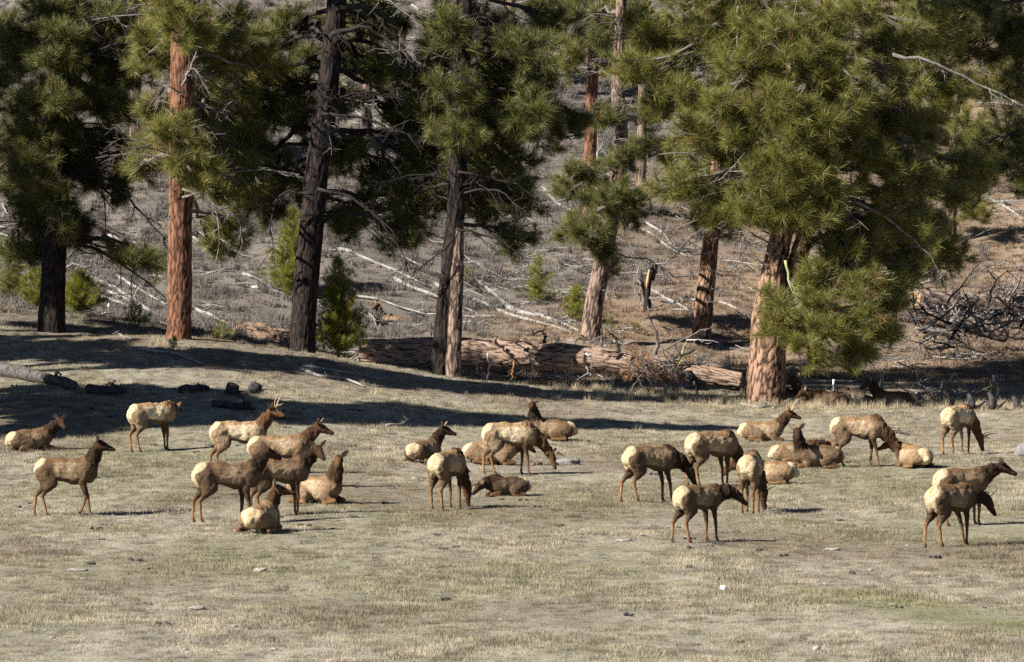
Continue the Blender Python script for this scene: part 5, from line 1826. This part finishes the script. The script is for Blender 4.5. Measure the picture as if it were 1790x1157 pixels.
elk(1562, 710, 178, 'black shaded elk below the green post with one ear out to the side', True, neck=(52, 0), head=(-24, 10), tone='dark', seed=31, s=1.0, sink=.12, group='elk resting in the tree shade')
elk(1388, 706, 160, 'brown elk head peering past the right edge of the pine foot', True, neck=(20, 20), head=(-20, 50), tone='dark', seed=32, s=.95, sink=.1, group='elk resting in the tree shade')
elk(686, 556, 178, 'lone red-brown elk bedded in grey scrub on the hillside', True, neck=(60, 20), head=(-25, 60), tone='mid', seed=33, s=1.0, Dmin=166, sink=.5, group='elk resting in the tree shade')
# ---------------------------------------------------------------- grass and scrub (nobody could count these)
def blades(n, rad, h0, h1, w, lean, clump=0, spread=1.0):
    if clump:
        cc = rng.uniform(-rad, rad, (clump, 2))
        k = rng.integers(0, clump, n)
        xy = cc[k] + rng.normal(size=(n, 2)) * 0.05 * spread
    else:
        a = rng.random(n) * 2 * np.pi
        r = rad * np.sqrt(rng.random(n))
        xy = np.stack([r * np.cos(a), r * np.sin(a)], 1)
    h = rng.uniform(h0, h1, n)
    az = rng.random(n) * 2 * np.pi
    d = np.stack([np.cos(az), np.sin(az)], 1)
    ln = rng.uniform(0.1, lean, n)
    base = np.c_[xy, np.full(n, -.02)]
    tip = np.c_[xy + d * (h * ln)[:, None], h * np.sqrt(np.maximum(.05, 1 - np.minimum(ln, .95) ** 2))]
    az2 = rng.random(n) * 2 * np.pi
    s = np.stack([np.cos(az2), np.sin(az2), 0 * az2], 1) * (w * rng.uniform(.6, 1.4, n))[:, None]
    V = np.stack([base - s, base + s, tip], 1).reshape(-1, 3)
    T = np.arange(3 * n).reshape(-1, 3)
    val = np.tile([0.0, 0.0, 1.0], n)
    return V, T, val


def scatter(name, pts, scl, variants, mat, label):
    lib = bpy.data.collections.new(name + '_kinds')
    for k, (V, T, val) in enumerate(variants):
        me = mesh(name + '_kind', V, T, None, False, {'crack': val})
        me.materials.append(mat)
        lib.objects.link(bpy.data.objects.new(name + '_kind', me))
    N = len(pts)
    me = mesh(name, pts)
    for nm, dat in (('rz', rng.random(N) * 6.283), ('sc', scl)):
        a = me.attributes.new(nm, 'FLOAT', 'POINT')
        a.data.foreach_set('value', np.asarray(dat, np.float32))
    a = me.attributes.new('vi', 'INT', 'POINT')
    a.data.foreach_set('value', rng.integers(0, len(variants), N).astype(np.int32))
    o = link(name, me, mat)
    tag(o, label, None, None, 'stuff')
    ng = bpy.data.node_groups.new(name, 'GeometryNodeTree')
    ng.interface.new_socket('Geometry', in_out='INPUT', socket_type='NodeSocketGeometry')
    ng.interface.new_socket('Geometry', in_out='OUTPUT', socket_type='NodeSocketGeometry')
    nn = ng.nodes
    gi, go = nn.new('NodeGroupInput'), nn.new('NodeGroupOutput')
    ip = nn.new('GeometryNodeInstanceOnPoints')
    ci = nn.new('GeometryNodeCollectionInfo')
    ci.inputs['Collection'].default_value = lib
    ci.inputs['Separate Children'].default_value = True
    ci.inputs['Reset Children'].default_value = True
    ip.inputs['Pick Instance'].default_value = True

    def at_(nm, typ):
        x = nn.new('GeometryNodeInputNamedAttribute')
        x.data_type = typ
        x.inputs['Name'].default_value = nm
        return x.outputs['Attribute']
    cx = nn.new('ShaderNodeCombineXYZ')
    ng.links.new(at_('rz', 'FLOAT'), cx.inputs[2])
    e2r = nn.new('FunctionNodeEulerToRotation')
    ng.links.new(cx.outputs[0], e2r.inputs[0])
    ng.links.new(gi.outputs[0], ip.inputs['Points'])
    ng.links.new(ci.outputs[0], ip.inputs['Instance'])
    ng.links.new(at_('vi', 'INT'), ip.inputs['Instance Index'])
    ng.links.new(e2r.outputs[0], ip.inputs['Rotation'])
    ng.links.new(at_('sc', 'FLOAT'), ip.inputs['Scale'])
    ng.links.new(ip.outputs[0], go.inputs[0])
    md = o.modifiers.new('scatter', 'NODES')
    md.node_group = ng
    return o


def field_pts(D0, D1, dens, half=0.135, pad=3.0, keep=None):
    """points spread evenly over the wedge of ground between two distances"""
    w1 = half * D1 + pad
    n = int((D1 - D0) * 2 * w1 * dens)
    x = rng.uniform(-w1, w1, n)
    y = rng.uniform(D0, D1, n)
    m = np.abs(x) < half * y + pad
    if keep is not None:
        m &= rng.random(n) < keep(x, y)
    x, y = x[m], y[m]
    return np.stack([x, y, ground_z(x, y)], 1)


P3 = lambda x, y: np.stack([x, y, 0 * x], 1)
# close-cropped turf in small tufts of every shade between bleached and rotten
p = field_pts(58, 163, 13.0)
sc = (0.8 + 0.45 * fbm(p * [0.5, 0.3, 0], 2, 61)) * rng.uniform(.6, 1.35, len(p))
scatter('meadow_grass', p, np.clip(sc, .35, 1.7), [blades(110, .21, .02, .085, .0055, .95) for _ in range(6)], M_BLADE, 'short dry turf covering the meadow')
# ragged tussocks and straw
p = field_pts(58, 150, 2.4, keep=lambda x, y: .25 + .75 * sstep(-.1, .7, fbm(P3(x * .35, y * .22), 3, 71)))
scatter('grass_tussocks', p, rng.uniform(.35, .85, len(p)), [blades(60, .15, .05, .13, .0055, .95, 4) for _ in range(5)], M_BLADE, 'ragged pale tussocks in the turf')
p = field_pts(114, 163, 1.1, keep=lambda x, y: np.clip(.08 + sstep(-.1, .5, fbm(P3(x * .3, y * .2), 3, 81)) * .6, 0, 1) * sstep(114, 128, y))
scatter('tall_grass', p, rng.uniform(.5, 1.05, len(p)), [blades(45, .16, .10, .30, .005, .6, 4) for _ in range(5)], M_STRAW, 'tall bleached straw along the upper meadow')
p = field_pts(145.5, 152.5, 5.0, keep=lambda x, y: sstep(0.5, 5.0, x))
scatter('straw_fringe', p, rng.uniform(.55, 1.15, len(p)), [blades(50, .16, .12, .38, .006, .6, 4) for _ in range(4)], M_STRAW, 'golden straw fringe at the foot of the spreading pine')
# hillside
p = field_pts(158, 262, 2.6, half=.15)
scatter('hillside_grass', p, rng.uniform(.6, 1.3, len(p)), [blades(130, .4, .05, .20, .012, .9, 9, 1.6) for _ in range(5)], M_WILD, 'dry grass and needle litter over the hillside')
p = field_pts(161, 258, 1.15, half=.15, keep=lambda x, y: np.clip(sstep(2.5, -3.0, x - (y - 182) * .32 + 5 * fbm(P3(x * .12, y * .1), 2, 91)) * .95 + .10, 0, 1) * (.25 + .75 * sstep(-.5, .3, fbm(P3(x * .25, y * .18), 3, 95))))


def shrub(n, r, h):
    g = Geo()
    for k in range(n):
        a = rng.random() * 6.283
        b0 = np.array([rng.normal() * .07, rng.normal() * .07, -.03])
        l = rng.uniform(.5, 1.0)
        d = np.array([math.cos(a) * r * l * rng.uniform(.3, 1), math.sin(a) * r * l * rng.uniform(.3, 1), h * l])
        e = b0 + d
        w = rng.uniform(.008, .016)
        s = np.cross(d, rng.normal(size=3))
        s = s / np.linalg.norm(s) * w
        g.add(np.stack([b0 - s, b0 + s, e]), [[0, 1, 2]])
        for q in range(4):
            u = rng.uniform(.35, .9)
            b1 = b0 + d * u
            e1 = b1 + unit(d + rng.normal(size=3) * .7 * np.linalg.norm(d)) * rng.uniform(.12, .35)
            s1 = s * .7
            g.add(np.stack([b1 - s1, b1 + s1, e1]), [[0, 1, 2]])
    return np.concatenate(g.V), np.concatenate(g.T), np.concatenate(g.fl)


scatter('hillside_scrub', p, rng.uniform(.5, 1.25, len(p)), [shrub(26, .45, .65) for _ in range(6)], M_SCRUB, 'leafless grey scrub over the slope')
p = field_pts(162, 258, 0.15, half=.15)


def litter():
    g = Geo()
    for k in range(7):
        a = rng.random() * 6.283
        c = np.array([rng.normal() * .4, rng.normal() * .4, rng.uniform(.02, .12)])
        d = np.array([math.cos(a), math.sin(a), rng.normal() * .15]) * rng.uniform(.25, .9)
        P = np.stack([c - d, c + rng.normal(size=3) * .08, c + d])
        g.tube(P, [.028, .022, .008], 4, caps=False)
        g.tube(np.stack([c, c + unit(d + rng.normal(size=3) * .6) * .4]), [.014, .006], 3, caps=False)
    V = np.concatenate(g.V)
    Qd = np.concatenate(g.Q)
    T = np.concatenate([Qd[:, :3], Qd[:, [0, 2, 3]]])
    return V, T, np.concatenate(g.fl)


scatter('dead_sticks', p, rng.uniform(.5, 1.3, len(p)), [litter() for _ in range(5)], M_DEAD, 'bleached twigs littering the hillside')


def clod():
    V = np.array([[1, 0, 0], [-1, 0, 0], [0, 1, 0], [0, -1, 0], [0, 0, 1], [0, 0, -1]], float)
    V = np.concatenate([V * rng.uniform(.6, 1.3, (6, 1)) * [.05, .05, .03] + [rng.normal() * .06, rng.normal() * .06, .025] for _ in range(5)])
    T = np.array([[0, 2, 4], [2, 1, 4], [1, 3, 4], [3, 0, 4], [2, 0, 5], [1, 2, 5], [3, 1, 5], [0, 3, 5]])
    T = np.concatenate([T + 6 * k for k in range(5)])
    return V, T, np.zeros(len(V))


p = field_pts(60, 135, 0.14, keep=lambda x, y: .3 + .7 * sstep(82, 92, y) * (1 - sstep(112, 125, y)))
scatter('dark_clods', p, rng.uniform(.4, 1.2, len(p)), [clod() for _ in range(5)], M_CHAR, 'dark droppings and turned clods in the turf')
